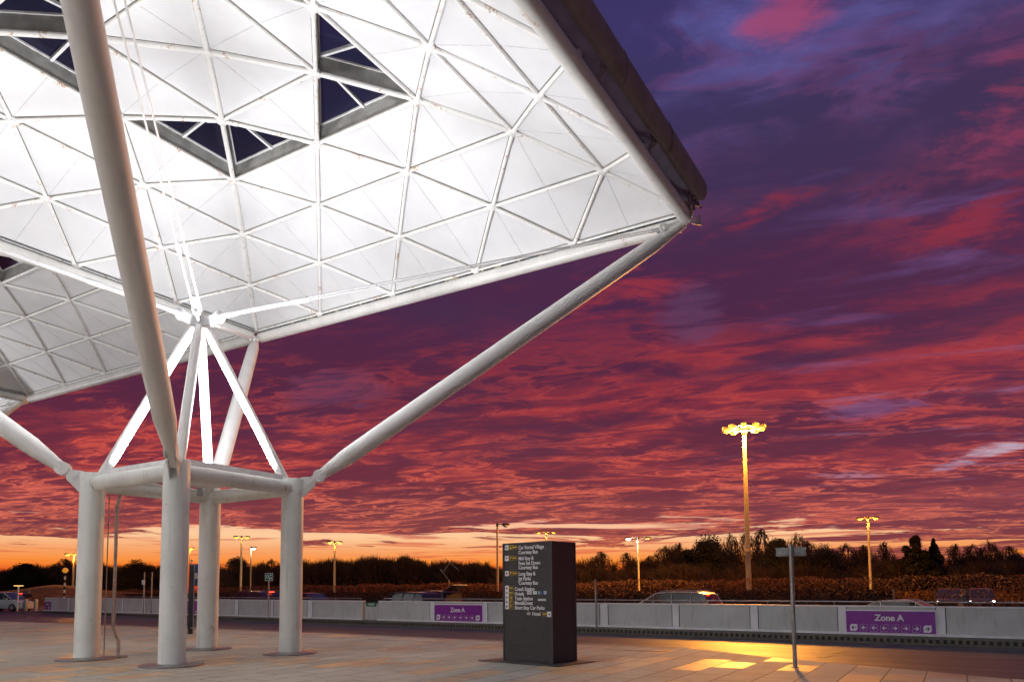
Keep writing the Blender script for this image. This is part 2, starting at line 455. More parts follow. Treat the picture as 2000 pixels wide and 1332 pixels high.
for px_, py_, ax, ay, ang, cc, amt, th in ((1560, 5, .07, .035, .1, (168, 66, 98), .9, .475), (1955, 205, .05, .045, .3, (164, 64, 92), .9, .39), (1940, 120, .05, .05, .8, (120, 60, 100), .8, .46),
        (1480, 425, .11, .022, .35, (150, 44, 58), .9, .44), (1960, 400, .10, .03, .35, (150, 46, 62), .8, .44), (1250, 560, .16, .03, .1, (168, 52, 62), .8, .44),
        (1940, 878, .042, .010, .25, (206, 186, 206), 1.0, .44), (1850, 912, .03, .006, .2, (176, 146, 176), .9, .46), (1650, 928, .05, .006, .0, (170, 130, 158), .8, .44), (1690, 800, .07, .012, .1, (112, 78, 124), .9, .40),
        (1620, 1032, .016, .004, .2, (250, 190, 160), .9, .40), (1360, 600, .06, .05, .2, (84, 60, 98), .8, .42), (650, 760, .09, .035, .1, (92, 58, 92), .6, .42)):
    msk = t.m('ADD', t.m('MULTIPLY', t.m('ADD', t.m('ADD', mid, rid), t.m('MULTIPLY', fin, .5)), .4), t.m('MULTIPLY', t.m('SUBTRACT', dirmask(px_, py_, ax*1.35, ay*1.5, ang), 1.0), .34)); msk = t.m('MULTIPLY', t.step(msk, th-.02, th+.11), amt*.8)
    col = t.mix(msk, col, lin(cc))
# lavender breaks towards the right
rightm = t.step(s_, .18, .60)
lav = t.noise(coords(-.38, .8, 2.6, 21.0, 3.0), 1.5, 6, .6, .4)
lav = t.m('MULTIPLY', t.m('MULTIPLY', t.step(lav, .54, .70), rightm), t.m('MULTIPLY', t.step(z, .08, .16), .75))
col = t.mix(lav, col, t.ramp(zr, [(0, lin((200, 150, 160))), (zs(880), lin((160, 120, 158))), (zs(650), lin((112, 84, 140))), (1, lin((110, 100, 180)))]))
col = t.mix(t.m('MULTIPLY', rightm, .16), col, lin((92, 58, 88)))
# clear band above the horizon with streaks
bx = t.m('MULTIPLY', s_, 3.2); by = t.m('MULTIPLY', z, 38.0)
strk = t.noise(t.node('ShaderNodeCombineXYZ', {0: bx, 1: by, 2: 1.7}).outputs[0], 1.25, 7, .62, .6)
edge = t.m('ADD', z, t.m('MULTIPLY', t.m('SUBTRACT', strk, .5), -.20))
edge = t.m('ADD', edge, t.m('MULTIPLY', rightm, .028))
band = t.n.new('ShaderNodeMapRange'); band.interpolation_type = 'SMOOTHSTEP'; t.put(band.inputs[0], edge)
band.inputs[1].default_value = .066; band.inputs[2].default_value = .074; band.inputs[3].default_value = 1; band.inputs[4].default_value = 0
clear = t.ramp(zr, [(0, lin((215, 52, 18))), (zs(1115), lin((238, 84, 28))), (zs(1096), lin((252, 142, 54))), (zs(1075), lin((248, 164, 104))), (zs(1045), lin((255, 206, 158))), (zs(1000), lin((240, 170, 150)))], 'LINEAR')
st2 = t.noise(t.node('ShaderNodeCombineXYZ', {0: t.m('MULTIPLY', s_, 4.5), 1: t.m('MULTIPLY', z, 110.0), 2: 5.2}).outputs[0], 1.15, 7, .6, .5)
clear = t.mix(t.m('MULTIPLY', t.step(st2, .53, .62), .75), clear, t.ramp(zr, [(0, lin((190, 50, 30))), (zs(1070), lin((222, 104, 72))), (zs(1030), lin((184, 84, 88)))]))
leftm = t.step(s_, -.25, -.62)
col = t.mix(t.m('MULTIPLY', band.outputs[0], .97), col, clear)
# ground side of the sphere
under = t.step(dot(gen, (0, 0, -1)), 0.0, .02)
col = t.mix(under, col, (.03, .02, .018, 1))
# behind the camera the sky is a deeper, bluer dusk
bk = t.n.new('ShaderNodeMapRange'); bk.interpolation_type = 'SMOOTHSTEP'; t.put(bk.inputs[0], f_); bk.inputs[1].default_value = -.5; bk.inputs[2].default_value = .35; bk.inputs[3].default_value = 1; bk.inputs[4].default_value = 0
col = t.mix(t.m('MULTIPLY', bk.outputs[0], .9), col, lin((64, 76, 88)))
sky = t.node('ShaderNodeTexSky', sky_type='NISHITA'); sky.sun_disc = False
sky.sun_elevation = math.radians(1.0); sky.sun_rotation = math.radians(90)-YAW+.0; sky.altitude = 90
col = t.mix(1.0, col, t.mix(1.0, sky.outputs[0], (.002, .002, .002, 1), 'MULTIPLY'), 'ADD')
t.put(bg.inputs[0], col); bg.inputs[1].default_value = 1.0
sc.view_settings.view_transform = 'Standard'; sc.view_settings.look = 'None'
sc.view_settings.exposure = 0; sc.view_settings.gamma = 1
#==GEOM==
# ------------------------------------------------------------------ canopies
ZR = [14.56, 14.46, 14.16, 13.68, 12.935, 12.06]
def node(i, j, oy=0.0, dz=0.0):
    return V((i*1.8, j*1.8+oy, ZR[max(abs(i), abs(j))]+dz))
def tris():
    out = []
    for q in range(4):
        def R(a, b):
            return [(a, b), (-b, a), (-a, -b), (b, -a)][q]
        for k in range(5):
            for m in range(-(k+1), k+1, 2):            # base on ring k+1, apex ring k
                out.append((R(k+1, m), R(k+1, m+2), R(k, m+1), k == 1, 'in'))
            for m in range(-k, k, 2):                  # base on ring k, apex ring k+1
                out.append((R(k, m), R(k, m+2), R(k+1, m+1), False, 'out'))
    return out
TR = tris()
def tri_down(a, b, c):
    n = (b-a).cross(c-a); return (a, b, c) if n.z < 0 else (a, c, b)
def build_canopy(cy, label, beams, cowl):
    base = thing('roof_canopy', label, 'roof canopy', (0, cy, 12.0), 'shallow vaulted canopies of the forecourt roof')
    p = MB(); sm = MB(); gs = MB(); dk = MB(); rv = MB(); gl = MB(); mu = MB()
    for a, b, c, sky_, kind in TR:
        A, B, C = [node(*q, cy) for q in (a, b, c)]
        if sky_:
            H = .42
            cen = (A+B+C)/3
            ins = [q+(cen-q)*.055 for q in (A, B, C)]
            ins2 = [q+(cen-q)*.10+V((0, 0, H)) for q in (A, B, C)]
            for i in range(3):
                j = (i+1) % 3
                q = [ins[i], ins[j], ins2[j], ins2[i]]
                n = (q[1]-q[0]).cross(q[2]-q[0]); mc = (q[0]+q[2])/2
                if n.dot(cen-mc) < 0: q = q[::-1]
                rv.poly(q)
                # rim strip between rib and reveal
                P_, Q_ = (A, B, C)[i], (A, B, C)[j]
                rv.poly([P_, Q_, ins[j], ins[i]])
            gl.poly(tri_down(*[q+V((0, 0, .01)) for q in ins2]))
            apex = ins2[2]; mb_ = (ins2[0]+ins2[1])/2
            mu.bar(apex+V((0, 0, -.05)), mb_+V((0, 0, -.05)), .07, .08)
            for i in range(3):
                j = (i+1) % 3; mu.bar(ins2[i]+V((0, 0, -.02)), ins2[j]+V((0, 0, -.02)), .05, .05)
            continue
        p.poly(tri_down(A, B, C))
        up = V((0, 0, .34)); T3 = tri_down(A+up, B+up, C+up); dk.poly((T3[0], T3[2], T3[1]))
        # fine seam from apex to middle of base
        m_ = (A+B)/2; n = (B-A).cross(C-A).normalized(); n = n if n.z < 0 else -n
        p.bar(C+n*.004, m_+n*.004, .013, .006, up=n, k=1)
        if kind == 'in' or True:
            pass
    # thin joints beside every rib
    segs = {}
    for a, b, c, s2, kd in TR:
        for u_, v_ in ((a, b), (b, c), (c, a)):
            segs[tuple(sorted((u_, v_)))] = 1
    for (a, b) in segs:
        A, B = node(*a, cy), node(*b, cy)
        p.bar(A+V((0, 0, -.006)), B+V((0, 0, -.006)), .135, .012, k=2)
    p.build('panel_skin', ['panel', 'seam', 'dark'], base)
    rv.build('skylight_reveal', 'reveal', base)
    g_ = gl.build('skylight_glass', 'glass', base); mu.build('glazing_bar', 'white', g_)
    # upper deck with parapet
    for i in range(4):
        ca = [V((-9, -9+cy, 0)), V((9, -9+cy, 0)), V((9, 9+cy, 0)), V((-9, 9+cy, 0))]
        A, B = ca[i], ca[(i+1) % 4]
        dk.poly([A+V((0, 0, 12.06)), B+V((0, 0, 12.06)), B+V((0, 0, 12.40)), A+V((0, 0, 12.40))])
    dk.build('roof_deck', 'deck', base)
    # ribs: one object per straight run of the lattice
    def run(pts, r, name='rib', parent=base):
        m = MB(); m.tube([V(q)+V((0, 0, -.045)) for q in pts], r, 10)
        return m.build(name, 'rib', parent, smooth=True)
    for s in (1, -1):
        for c in range(-8, 9, 2):       # diagonals i - s*j = c
            pts = [(i, s*(i-c)) for i in range(-5, 6) if abs(i-c) <= 5]
            if len(pts) > 1: run([node(*q, cy) for q in pts], .074 if c == 0 else .052)
    for k in range(1, 6):
        for q in range(4):
            R = lambda a, b: [(a, b), (-b, a), (-a, -b), (b, -a)][q]
            run([node(*R(k, m), cy) for m in (-k, k)], .052)
    for i in range(-5, 6):
        for j in range(-5, 6):
            if (i+j) % 2 == 0:
                nd = MB(); q = node(i, j, cy, -.06); nd.tube([q+V((0, 0, .05)), q-V((0, 0, .055)), q-V((0, 0, .085))], [.135, .135, .07], 14)
                # bolted splice sleeves near the node
                for dx, dy in ((1, 1), (1, -1), (-1, 1), (-1, -1)):
                    if abs(i+dx) <= 5 and abs(j+dy) <= 5:
                        e = node(i+dx, j+dy, cy, -.055)-node(i, j, cy, -.055); e.normalize(); a0 = node(i, j, cy, -.055)
                        nd.tube([a0+e*.05, a0+e*.40], .059, 8)
                nd.build('rib_node', 'rib', base, smooth=True)
    # edge beams and the sealed gap above them
    for (A, B) in beams:
        A, B = V(A), V(B); d = (B-A).normalized()
        m = MB(); m.tube([A+d*.25+(B-A-d*.5)*(i_/30) for i_ in range(31)], .195, 48)
        for kk in (.12, .5, .88):
            q = A+(B-A)*kk; m.tube([q-d*.012, q+d*.012], .199, 24)
        bm = m.build('edge_beam', 'beam', base, smooth=True)
        g2 = MB(); g2.bar(A+V((0, 0, .255)), B+V((0, 0, .255)), .06, .13)
        for i in range(1, 10):
            q = A+(B-A)*i/10; g2.bar(q+V((0, 0, .18)), q+V((0, 0, .30)), .05, .05, up=V((1, 0, 0)))
        g2.build('gap_seal', 'gap', base)
    return base
c1 = build_canopy(0, 'brightly lit white canopy with triangular skylights directly above the four-post steel tree', [((9, -9, 11.71), (9, 9, 11.71)), ((-9, -9, 11.75), (9, -9, 11.75)), ((9, 9, 11.75), (-9, 9, 11.75)), ((-9, 9, 11.75), (-9, -9, 11.75))], True)
c2 = build_canopy(18, 'dimmer grey canopy beyond the first one, seen behind the leaning front strut', [((9, 9, 11.75), (9, 27, 11.75)), ((9, 27, 11.75), (-9, 27, 11.75))], False)
c3 = dup(c2, off=(0, 18, 0), label='shadowed canopy corner at the far left edge beyond the grey canopy')
# eaves cowl along the open side (y = -9)
def eaves(base):
    def prof_pt(k, zz, x): return V((x, -9-k, zz))
    x0, x1 = -9.3, 9.35
    m = MB()
    pts = [(.08, 12.02), (.30, 12.19)]
    for i in range(len(pts)-1):
        (k0, z0), (k1, z1) = pts[i], pts[i+1]
        m.poly([prof_pt(k0, z0, x0), prof_pt(k0, z0, 9.0), prof_pt(k1, z1, 8.9), prof_pt(k1, z1, x0)])
        m.poly([prof_pt(k0, z0+.02, x0), prof_pt(k1, z1+.02, x0), prof_pt(k1, z1+.02, 8.9), prof_pt(k0, z0+.02, 9.0)])
    m.build('soffit', 'soffit', base)
    m = MB(); m.tube([prof_pt(.31, 12.185, x0), prof_pt(.31, 12.185, 8.7), prof_pt(.31, 12.12, 9.15)], .03, 8); m.build('soffit_rail', 'cowl', base, smooth=True)
    PR = [(.30, 12.20), (.39, 12.25), (.45, 12.38), (.475, 12.56), (.465, 12.76), (.42, 12.93), (.34, 13.05), (.22, 13.11), (.0, 13.13)]
    def pr(t_):
        f_ = t_*(len(PR)-1); i = min(len(PR)-2, int(f_)); f_ -= i
        return (PR[i][0]+(PR[i+1][0]-PR[i][0])*f_, PR[i][1]+(PR[i+1][1]-PR[i][1])*f_)
    m = MB(); n = 16
    secs = [(x0+(8.72-x0)*i/8, 0, 1) for i in range(9)]+[(8.86, .04, .96), (9.0, .12, .9), (9.12, .22, .82), (9.2, .34, .72), (9.235, .46, .62)]
    for x, a_, b_ in secs:
        for j in range(n+1): k_, z_ = pr(a_+(b_-a_)*j/n); m.v.append(prof_pt(k_, z_, x))
    for i in range(len(secs)-1):
        for j in range(n): a_ = i*(n+1)+j; m.face((a_, a_+1, a_+n+2, a_+n+1))
    m.poly([prof_pt(*pr(j/n), x0) for j in range(n+1)]); m.poly([prof_pt(.0, 13.13, x0), prof_pt(.0, 13.13, 8.72), prof_pt(0, 12.2, 8.72), prof_pt(0, 12.2, x0)])
    m.build('cowl', 'cowl', base, smooth=True)
    for x in [x0+1.1+i*2.9 for i in range(7)]:
        if x > 8.6: continue
        m = MB(); m.tube([prof_pt(pr(j/16)[0]+.004, pr(j/16)[1], x) for j in range(17)], .013, 4); m.build('cowl_joint', 'dark', base)
    for i in range(6):
        x = -6.2+2.9*i
        m = MB(); m.bar(prof_pt(.17, 11.88, x), prof_pt(.31, 12.17, x+.22), .05, .05); m.bar(prof_pt(.17, 11.88, x), prof_pt(.31, 12.17, x-.02), .03, .03)
        m.box(prof_pt(.14, 11.84, x), (.10, .06, .05)); m.build('soffit_bracket', 'cowl', base)
    def onp(px, py, yy): d = ray(px, py); return CP+d*((yy-CP.y)/d.y)
    m = MB(); f3 = [onp(1352, 437, -9.2), onp(1367, 418, -9.3), onp(1372, 441, -9.3)]
    m.poly(f3); m.poly([q+V((.02, .03, .01)) for q in f3[::-1]])
    for i in range(3): j = (i+1) % 3; m.poly([f3[i], f3[i]+V((.02, .03, .01)), f3[j]+V((.02, .03, .01)), f3[j]])
    m.build('corner_fin', 'beam', base)
    m = MB(); m.bar(onp(1338, 395, -9.2), onp(1368, 402, -9.3), .04, .07); m.bar(onp(1352, 382, -9.25), onp(1356, 412, -9.25), .06, .05); m.bar(onp(1345, 400, -9.2), onp(1352, 425, -9.2), .07, .07)
    m.build('corner_clamp', 'cowl', base)
eaves(c1)

# ------------------------------------------------------------------ steel tree
HP = 1.5206; AP = V((0, 0, 7.78)); DG = V((1, 1, 0)).normalized()
def fork(m, c, d, side, r=.16, th=.03, gap=.07):
    """pair of round plates with a pin disc; d along member, side = pin axis"""
    for s in (-1, 1):
        m.tube([c+side*(s*gap), c+side*(s*(gap+th))], r, 20)
        m.tube([c+side*(s*(gap+th)), c+side*(s*(gap+th+.03))], r*.42, 14)
        m.tube([c+side*(s*(gap+th+.03)), c+side*(s*(gap+th+.05))], r*.2, 10)
def build_tree(loc, label):
    O = V(loc)
    T = thing('steel_tree', label, 'steel roof support', O, 'branching steel roof supports')
    for sx, sy in ((-1, 1), (-1, -1), (1, 1), (1, -1)):
        px, py = sx*HP, sy*HP; out = V((sx, sy, 0)).normalized(); side = V((-out.y, out.x, 0)); b = O+V((px, py, 0))
        m = MB(); m.tube([b+V((0, 0, 4.1*i_/10)) for i_ in range(11)]+[b+V((0, 0, 4.13))], [.255]*11+[.235], 64)
        m.tube([b+V((0, 0, 1.02)), b+V((0, 0, 1.03))], .2565, 40)
        po = m.build('post', 'post', T, smooth=True)
        m = MB()
        n = 48
        # oval stainless plate, slightly domed
        rings = [(1.0, .0), (1.0, .028), (.93, .040), (.5, .055)]
        b0 = 0
        for rr, zz in rings:
            for j in range(n):
                a = 2*PI*j/n; m.v.append(b+out*(math.cos(a)*.62*rr)*0+side*0+V((math.cos(a)*.60*rr, math.sin(a)*.60*rr, zz)))
        for i in range(len(rings)-1):
            for j in range(n): m.face((i*n+j, i*n+(j+1) % n, (i+1)*n+(j+1) % n, (i+1)*n+j))
        m.face([3*n+j for j in range(n)])
        m.build('base_plate', 'stainless', T, smooth=True)
        # pin plate on top of post
        c = b+out*.37+V((0, 0, 4.04)); up_ = V((0, 0, 1))
        m = MB()
        for s in (-1, 1):
            pl = [b+out*.10+V((0, 0, 4.135)), b+out*.10+V((0, 0, 3.62)), b+out*.25+V((0, 0, 3.70))]+[c+out*(.15*math.cos(q))+up_*(.15*math.sin(q)) for q in [(-60+i*18)*PI/180 for i in range(10)]]+[b+out*.20+V((0, 0, 4.17))]
            a_ = [q+side*(s*.065) for q in pl]; c_ = [q+side*(s*.092) for q in pl]
            m.poly(a_ if s < 0 else a_[::-1]); m.poly(c_[::-1] if s < 0 else c_)
            for i in range(len(pl)):
                j = (i+1) % len(pl); m.poly([a_[i], c_[i], c_[j], a_[j]])
            m.tube([c+side*(s*.09), c+side*(s*.112)], .085, 20); m.tube([c+side*(s*.11), c+side*(s*.13)], .05, 16); m.tube([c+side*(s*.13), c+side*(s*.14)], .025, 10)
        m.build('pin_plate', 'steel', T)
        # branch, tapered to both ends
        top = O+V((sx*8.86, sy*8.86, 11.63)); bot = c
        d = (top-bot).normalized(); L = (top-bot).length
        st = [(.20, .095), (.42, .13), (1.10, .205), (2.0, .215), (L/2, .225), (L-2.2, .215), (L-1.15, .205), (L-.25, .125), (L+.05, .12)]
        st2 = []
        for (a0, r0), (a1, r1) in zip(st, st[1:]):
            n_ = max(1, int((a1-a0)/.35)); st2 += [(a0+(a1-a0)*i_/n_, r0+(r1-r0)*i_/n_) for i_ in range(n_)]
        st2.append(st[-1])
        m = MB(); m.tube([bot+d*a for a, _ in st2], [r for _, r in st2], 72)
        m.bar(bot-d*.08, bot+d*.3, .11, .20)
        for s in (-1, 1): m.tube([bot+d*.30+side*(s*.08), bot+d*.30+side*(s*.115)], .15, 24)
        m.tube([bot+d*1.10, bot+d*1.115], .208, 28)
        m.build('branch', 'steel', T, smooth=True)
        # inner strut up to apex
        s0 = O+V((sx*1.40, sy*1.40, 4.06)); s1 = O+AP+V((sx*.10, sy*.10, -.12)); dd = (s1-s0).normalized(); LL = (s1-s0).length
        m = MB(); m.tube([s0+dd*(LL*i_/12) for i_ in range(12)]+[s1], [.112-.0006*i_ for i_ in range(12)]+[.075], 48)
        m.build('inner_strut', 'steel', T, smooth=True)
        # tie rods (pair) with fork, coupling and end clevis
        e0 = O+AP+V((sx*.30, sy*.30, .19)); e1 = O+V((sx*8.42, sy*8.42, 11.44)); dr = (e1-e0).normalized(); LR = (e1-e0).length
        m = MB()
        for s in (-1, 1):
            o_ = side*(s*.075)
            m.tube([e0+o_, e0+o_+dr*.35, e0+o_+dr*1.95], [.034, .024, .024], 10)
            m.tube([e0+o_+dr*1.9, e1+o_], .019, 10)
            m.tube([e0+o_+dr*1.72, e0+o_+dr*1.78, e0+o_+dr*2.06, e0+o_+dr*2.12], [.03, .045, .045, .03], 12)
            m.tube([e1+o_-dr*.42, e1+o_-dr*.1], .034, 10)
        tr_ = m.build('tie_rod', 'rod', T, smooth=True)
        m = MB(); fork(m, O+AP+V((sx*.30, sy*.30, .17)), dr, side, .13, .022, .05)
        m.bar(O+AP+V((sx*.30, sy*.30, .17))+dr*.05, e0+dr*.42, .14, .07)
        m.bar(O+AP+V((sx*.05, sy*.05, .0)), O+AP+V((sx*.30, sy*.30, .17)), .05, .22)
        m.build('rod_fork', 'rod', tr_, smooth=True)
        m = MB(); fork(m, e1+V((0, 0, -.02)), dr, side, .14, .025, .10); m.bar(e1-dr*.05, top+V((0, 0, .04)), .07, .16)
        m.build('corner_clevis', 'steel', T, smooth=True)
    # apex node
    m = MB(); a = O+AP
    m.tube([a+V((0, 0, -.26)), a+V((0, 0, -.20)), a+V((0, 0, -.16))], [.16, .22, .22], 24)
    m.tube([a+V((0, 0, -.16)), a+V((0, 0, .28)), a+V((0, 0, .34))], [.085, .085, .04], 20)
    m.tube([a+V((0, 0, -.12)), a+V((0, 0, -.09))], .19, 8)
    m.build('apex_node', 'steel', T, smooth=True)
    # ring beams
    ca = [(-1, -1), (1, -1), (1, 1), (-1, 1)]
    for i in range(4):
        A = O+V((ca[i][0]*HP, ca[i][1]*HP, 3.90)); B = O+V((ca[(i+1) % 4][0]*HP, ca[(i+1) % 4][1]*HP, 3.90)); d = (B-A).normalized()
        m = MB(); m.tube([A+d*.18, A+d*.26, A+d*.262]+[A+(B-A)*(i_/10) for i_ in range(2, 9)]+[B-d*.262, B-d*.26, B-d*.18], [.185, .185, .175]+[.175]*7+[.175, .185, .185], 56)
        m.build('ring_beam', 'post', T, smooth=True)
    # light tray between ring beams
    m = MB(); h = 1.44; zc = O.z+4.06
    m.box(O+V((0, 0, 4.10)), (h-.35, h-.35, .02))
    for i in range(4):
        A = V((ca[i][0]*h, ca[i][1]*h, 0)); B = V((ca[(i+1) % 4][0]*h, ca[(i+1) % 4][1]*h, 0))
        m.bar(O+A*.93+V((0, 0, 4.16)), O+B*.93+V((0, 0, 4.16)), .20, .10)
    m.build('light_tray', 'white', T)
    m = MB()
    for sx, sy in ((1, 1), (1, -1), (-1, 1), (-1, -1)):
        q = O+V((sx*.98, sy*.98, 4.18)); m.box(q, (.20, .16, .06)); m.box(q+V((0, 0, .075)), (.17, .13, .012), k=1)
    m.build('uplighter', ['galv', 'white'], T)
    m = MB(); m.box(O+V((.0, 1.05, 3.93)), (.06, .05, .10)); m.build('junction_box', 'galv', T); m = MB(); m.box(O+V((.9, 1.1, 3.95)), (.05, .05, .10)); m.build('junction_box', 'galv', T)
    return T
tree1 = build_tree((0, 0, 0), 'white steel tree of four posts, spreading branches and glowing inner struts')
tree2 = dup(tree1, loc=(0, 36, 0), label='second steel tree, only its branch tip showing at the far left edge')
# uplights: hidden in the tree trays, plus added ones off frame
def uplights(O, powr):
    for sx, sy in ((1, 1), (1, -1), (-1, 1), (-1, -1)):
        l = bpy.data.lights.new('uplight', 'SPOT'); l.energy = powr; l.spot_size = math.radians(172); l.spot_blend = .5; l.shadow_soft_size = .30
        l.color = (.96, .97, 1.0)
        o = bpy.data.objects.new('uplight', l); COL.objects.link(o); o.location = V(O)+V((sx*1.0, sy*1.0, 4.36)); o.rotation_euler = (PI, 0, 0)
UPW = 1850
c4 = dup(c2, off=(-18, -18, 0), label='unseen white canopy added beyond the left picture edge to bounce light, continuing the roof'); c5 = dup(c2, off=(-18, 0, 0), label='farther unseen white canopy added beyond the left picture edge for bounce light')  # these two and the next are unseen, added to bounce light onto the forecourt
c6 = dup(c2, off=(-36, -18, 0), label='outermost unseen white canopy on the terminal side, added for bounce light')
for O_ in ((0, 0, 0), (0, 36, 0), (-36, 0, 0), (-36, 36, 0)): uplights(O_, UPW*(8 if O_[0] < -1 else 1))  # left-hand lamps have no tree; added and boosted to brighten posts and paving

# rainwater pipe beside the left post
m = MB(); b = V((-HP, HP, 0)); pp = b+V((.50, -.13, 0))
pipe = thing('rainwater_pipe', 'thin brown downpipe kinked near its foot beside the left post', 'downpipe', pp)
m.tube([pp+V((.28, .30, 3.86)), pp+V((.10, .10, 3.62)), pp+V((.0, .0, 3.42)), pp+V((0, 0, .98)), pp+V((0, 0, .70)), pp+V((.06, -.02, .50)), pp+V((.12, -.03, .38)), pp+V((.12, -.03, 0.02))], .037, 14)
m.tube([pp+V((0, 0, 3.30)), pp+V((0, 0, 3.42))], .046, 14); m.tube([pp+V((0, 0, .92)), pp+V((0, 0, 1.0))], .046, 14)
m.build('pipe_run', 'pipe', pipe, smooth=True)
for zz in (3.0, .74):
    m = MB(); m.tube([pp+V((0, 0, zz)), pp+V((-.16, .05, zz)), pp+V((-.28, .06, zz))], .012, 6); m.tube([pp+V((0, 0, zz-.03)), pp+V((0, 0, zz+.03))], .045, 12); m.build('pipe_clip', 'pipe', pipe, smooth=True)
m = MB(); q = pp+V((-.2, -.02, 0)); m.tube([q+V((0, 0, 3.7)), q+V((0, 0, .08))], .012, 6); m.build('conduit', 'pipe', pipe, smooth=True)
m = MB(); m.tube([pp+V((.12, -.03, 0)), pp+V((.12, -.03, .035))], .20, 24); m.build('pipe_foot', 'stainless', pipe, smooth=True)
# ------------------------------------------------------------------ ground
def sheet(name, pts, m, top, thick=None):
    mb = MB(); P = [V((x, y, top)) for x, y in pts]; mb.poly(P)
    if thick:
        Q = [p-V((0, 0, thick)) for p in P]
        for i in range(len(P)):
            j = (i+1) % len(P); mb.poly([P[i], Q[i], Q[j], P[j]])
    o = mb.build(name, m); tag(o, kind='structure'); return o
sheet('ground', [(-3000, -3000), (3000, -3000), (3000, 3000), (-3000, 3000)], 'soil', -.60)
edge = [(-80, -3.0), (3.1, -15.2), (5.24, -12.1), (5.6, -11.4), (7.0, -9.6), (7.5, -9.0), (7.62, -3.6), (8.33, 2.68), (8.8, 12), (9.25, 29.4), (10.2, 60), (12, 100)]
edge[0] = (3.1, -60)
wl = lambda y: 15.42+.1275*y
sheet('pavement', [(-80, -60), (3.4, -60), (3.4, -15.6)] + edge[2:] + [(12, 120), (-80, 120)], 'paving', 0.0, .5)
def edge_x(y):
    for (x0, y0), (x1, y1) in zip(edge[1:], edge[2:]):
        if min(y0, y1) <= y <= max(y0, y1): return x0+(x1-x0)*(y-y0)/(y1-y0)
    return 3.2 if y < -15 else 12
def fall(y): return .17*max(0, min(1, (54-y)/9))
def road_z(x, y):
    e = edge_x(y); return -.022-fall(y)*max(0, min(1, (x-e)/(wl(y)-e)))
m = MB(); ys_ = [-60, -40, -25, -20, -17, -15.2]+[-15+i*.5 for i in range(1, 15)]+[-7+i*2 for i in range(32)]+[58, 70, 90, 120]
ys_ = sorted(set(ys_)); nx = 6
for y in ys_:
    e = edge_x(y)-.02; xe = wl(y)+.05 if y < 50 else (52 if y < 60 else 60)
    for i in range(nx+1): x = e+(xe-e)*i/nx; m.v.append(V((x, y, road_z(x, y))))
for r_ in range(len(ys_)-1):
    for i in range(nx): a = r_*(nx+1)+i; m.face((a, a+1, a+nx+2, a+nx+1))
road_o = m.build('road', 'asphalt'); tag(road_o, kind='structure')
low_z = lambda y: -.34+.29*max(0, min(1, y/11))
m = MB(); ys2 = [-60, -30, -10, 0]+[i*1.0 for i in range(1, 12)]+[20, 30, 40, 49.8]
for y in ys2: m.v += [V((wl(y)+.06, y, low_z(y))), V((33+.064*(y+60), y, low_z(y))), V((33+.064*(y+60), y, -.62))]
for i in range(len(ys2)-1): a = i*3; m.face((a, a+1, a+4, a+3)); m.face((a+1, a+2, a+5, a+4))
tag(m.build('lower_road', 'asphalt2'), kind='structure')
# band of plain edging slabs between paving and road
m = MB()
eg = edge[5:]
for i in range(len(eg)-1):
    (x0, y0), (x1, y1) = eg[i], eg[i+1]
    m.poly([V((x0-.46, y0, .004)), V((x0-.02, y0, .004)), V((x1-.02, y1, .004)), V((x1-.46, y1, .004))])
tag(m.build('edging_strip', mat('edging_stone', (.19, .15, .125), .55, 0, .25, 5)), kind='structure')
# drain gratings: dark slots in the paving
m = MB()
for a, b in (((6.3, 3.5), (6.25, 1.3)), ((6.2, .3), (6.1, -2.6)), ((6.0, -3.4), (5.95, -5.6)), ((6.55, 5.6), (6.5, 8.2)), ((5.9, -7.6), (5.85, -9.2))):
    m.bar(V((*a, .004)), V((*b, .004)), .06, .006)
tag(m.build('slot_drain', 'dark'), kind='structure')
# short yellow and white line fragments on the road
m = MB()
def dash(q0, q1, wd, k=0):
    a, b = G(*q0, -.1), G(*q1, -.1); a.z = road_z(a.x, a.y)+.006; b.z = road_z(b.x, b.y)+.006; m.bar(a, b, wd, .004, k=k)
dash((1600, 1288), (1622, 1284), .12, 0); dash((1628, 1277), (1643, 1273), .12, 0)
dash((52, 1205), (66, 1207), .12, 1)
for x0, x1, y0, y1 in ((835, 856, 1222.5, 1223), (1250, 1275, 1241, 1242), (1440, 1480, 1247.5, 1249), (1700, 1725, 1254.5, 1255.5), (1460, 1475, 1257, 1257.5)): dash((x0, y0), (x1, y1), .07, 1)
tag(m.build('road_markings', [mat('worn_yellow', (.45, .30, .04), .6, 0, .4, 20), mat('worn_white', (.4, .39, .36), .6, 0, .4, 20)]), kind='structure')

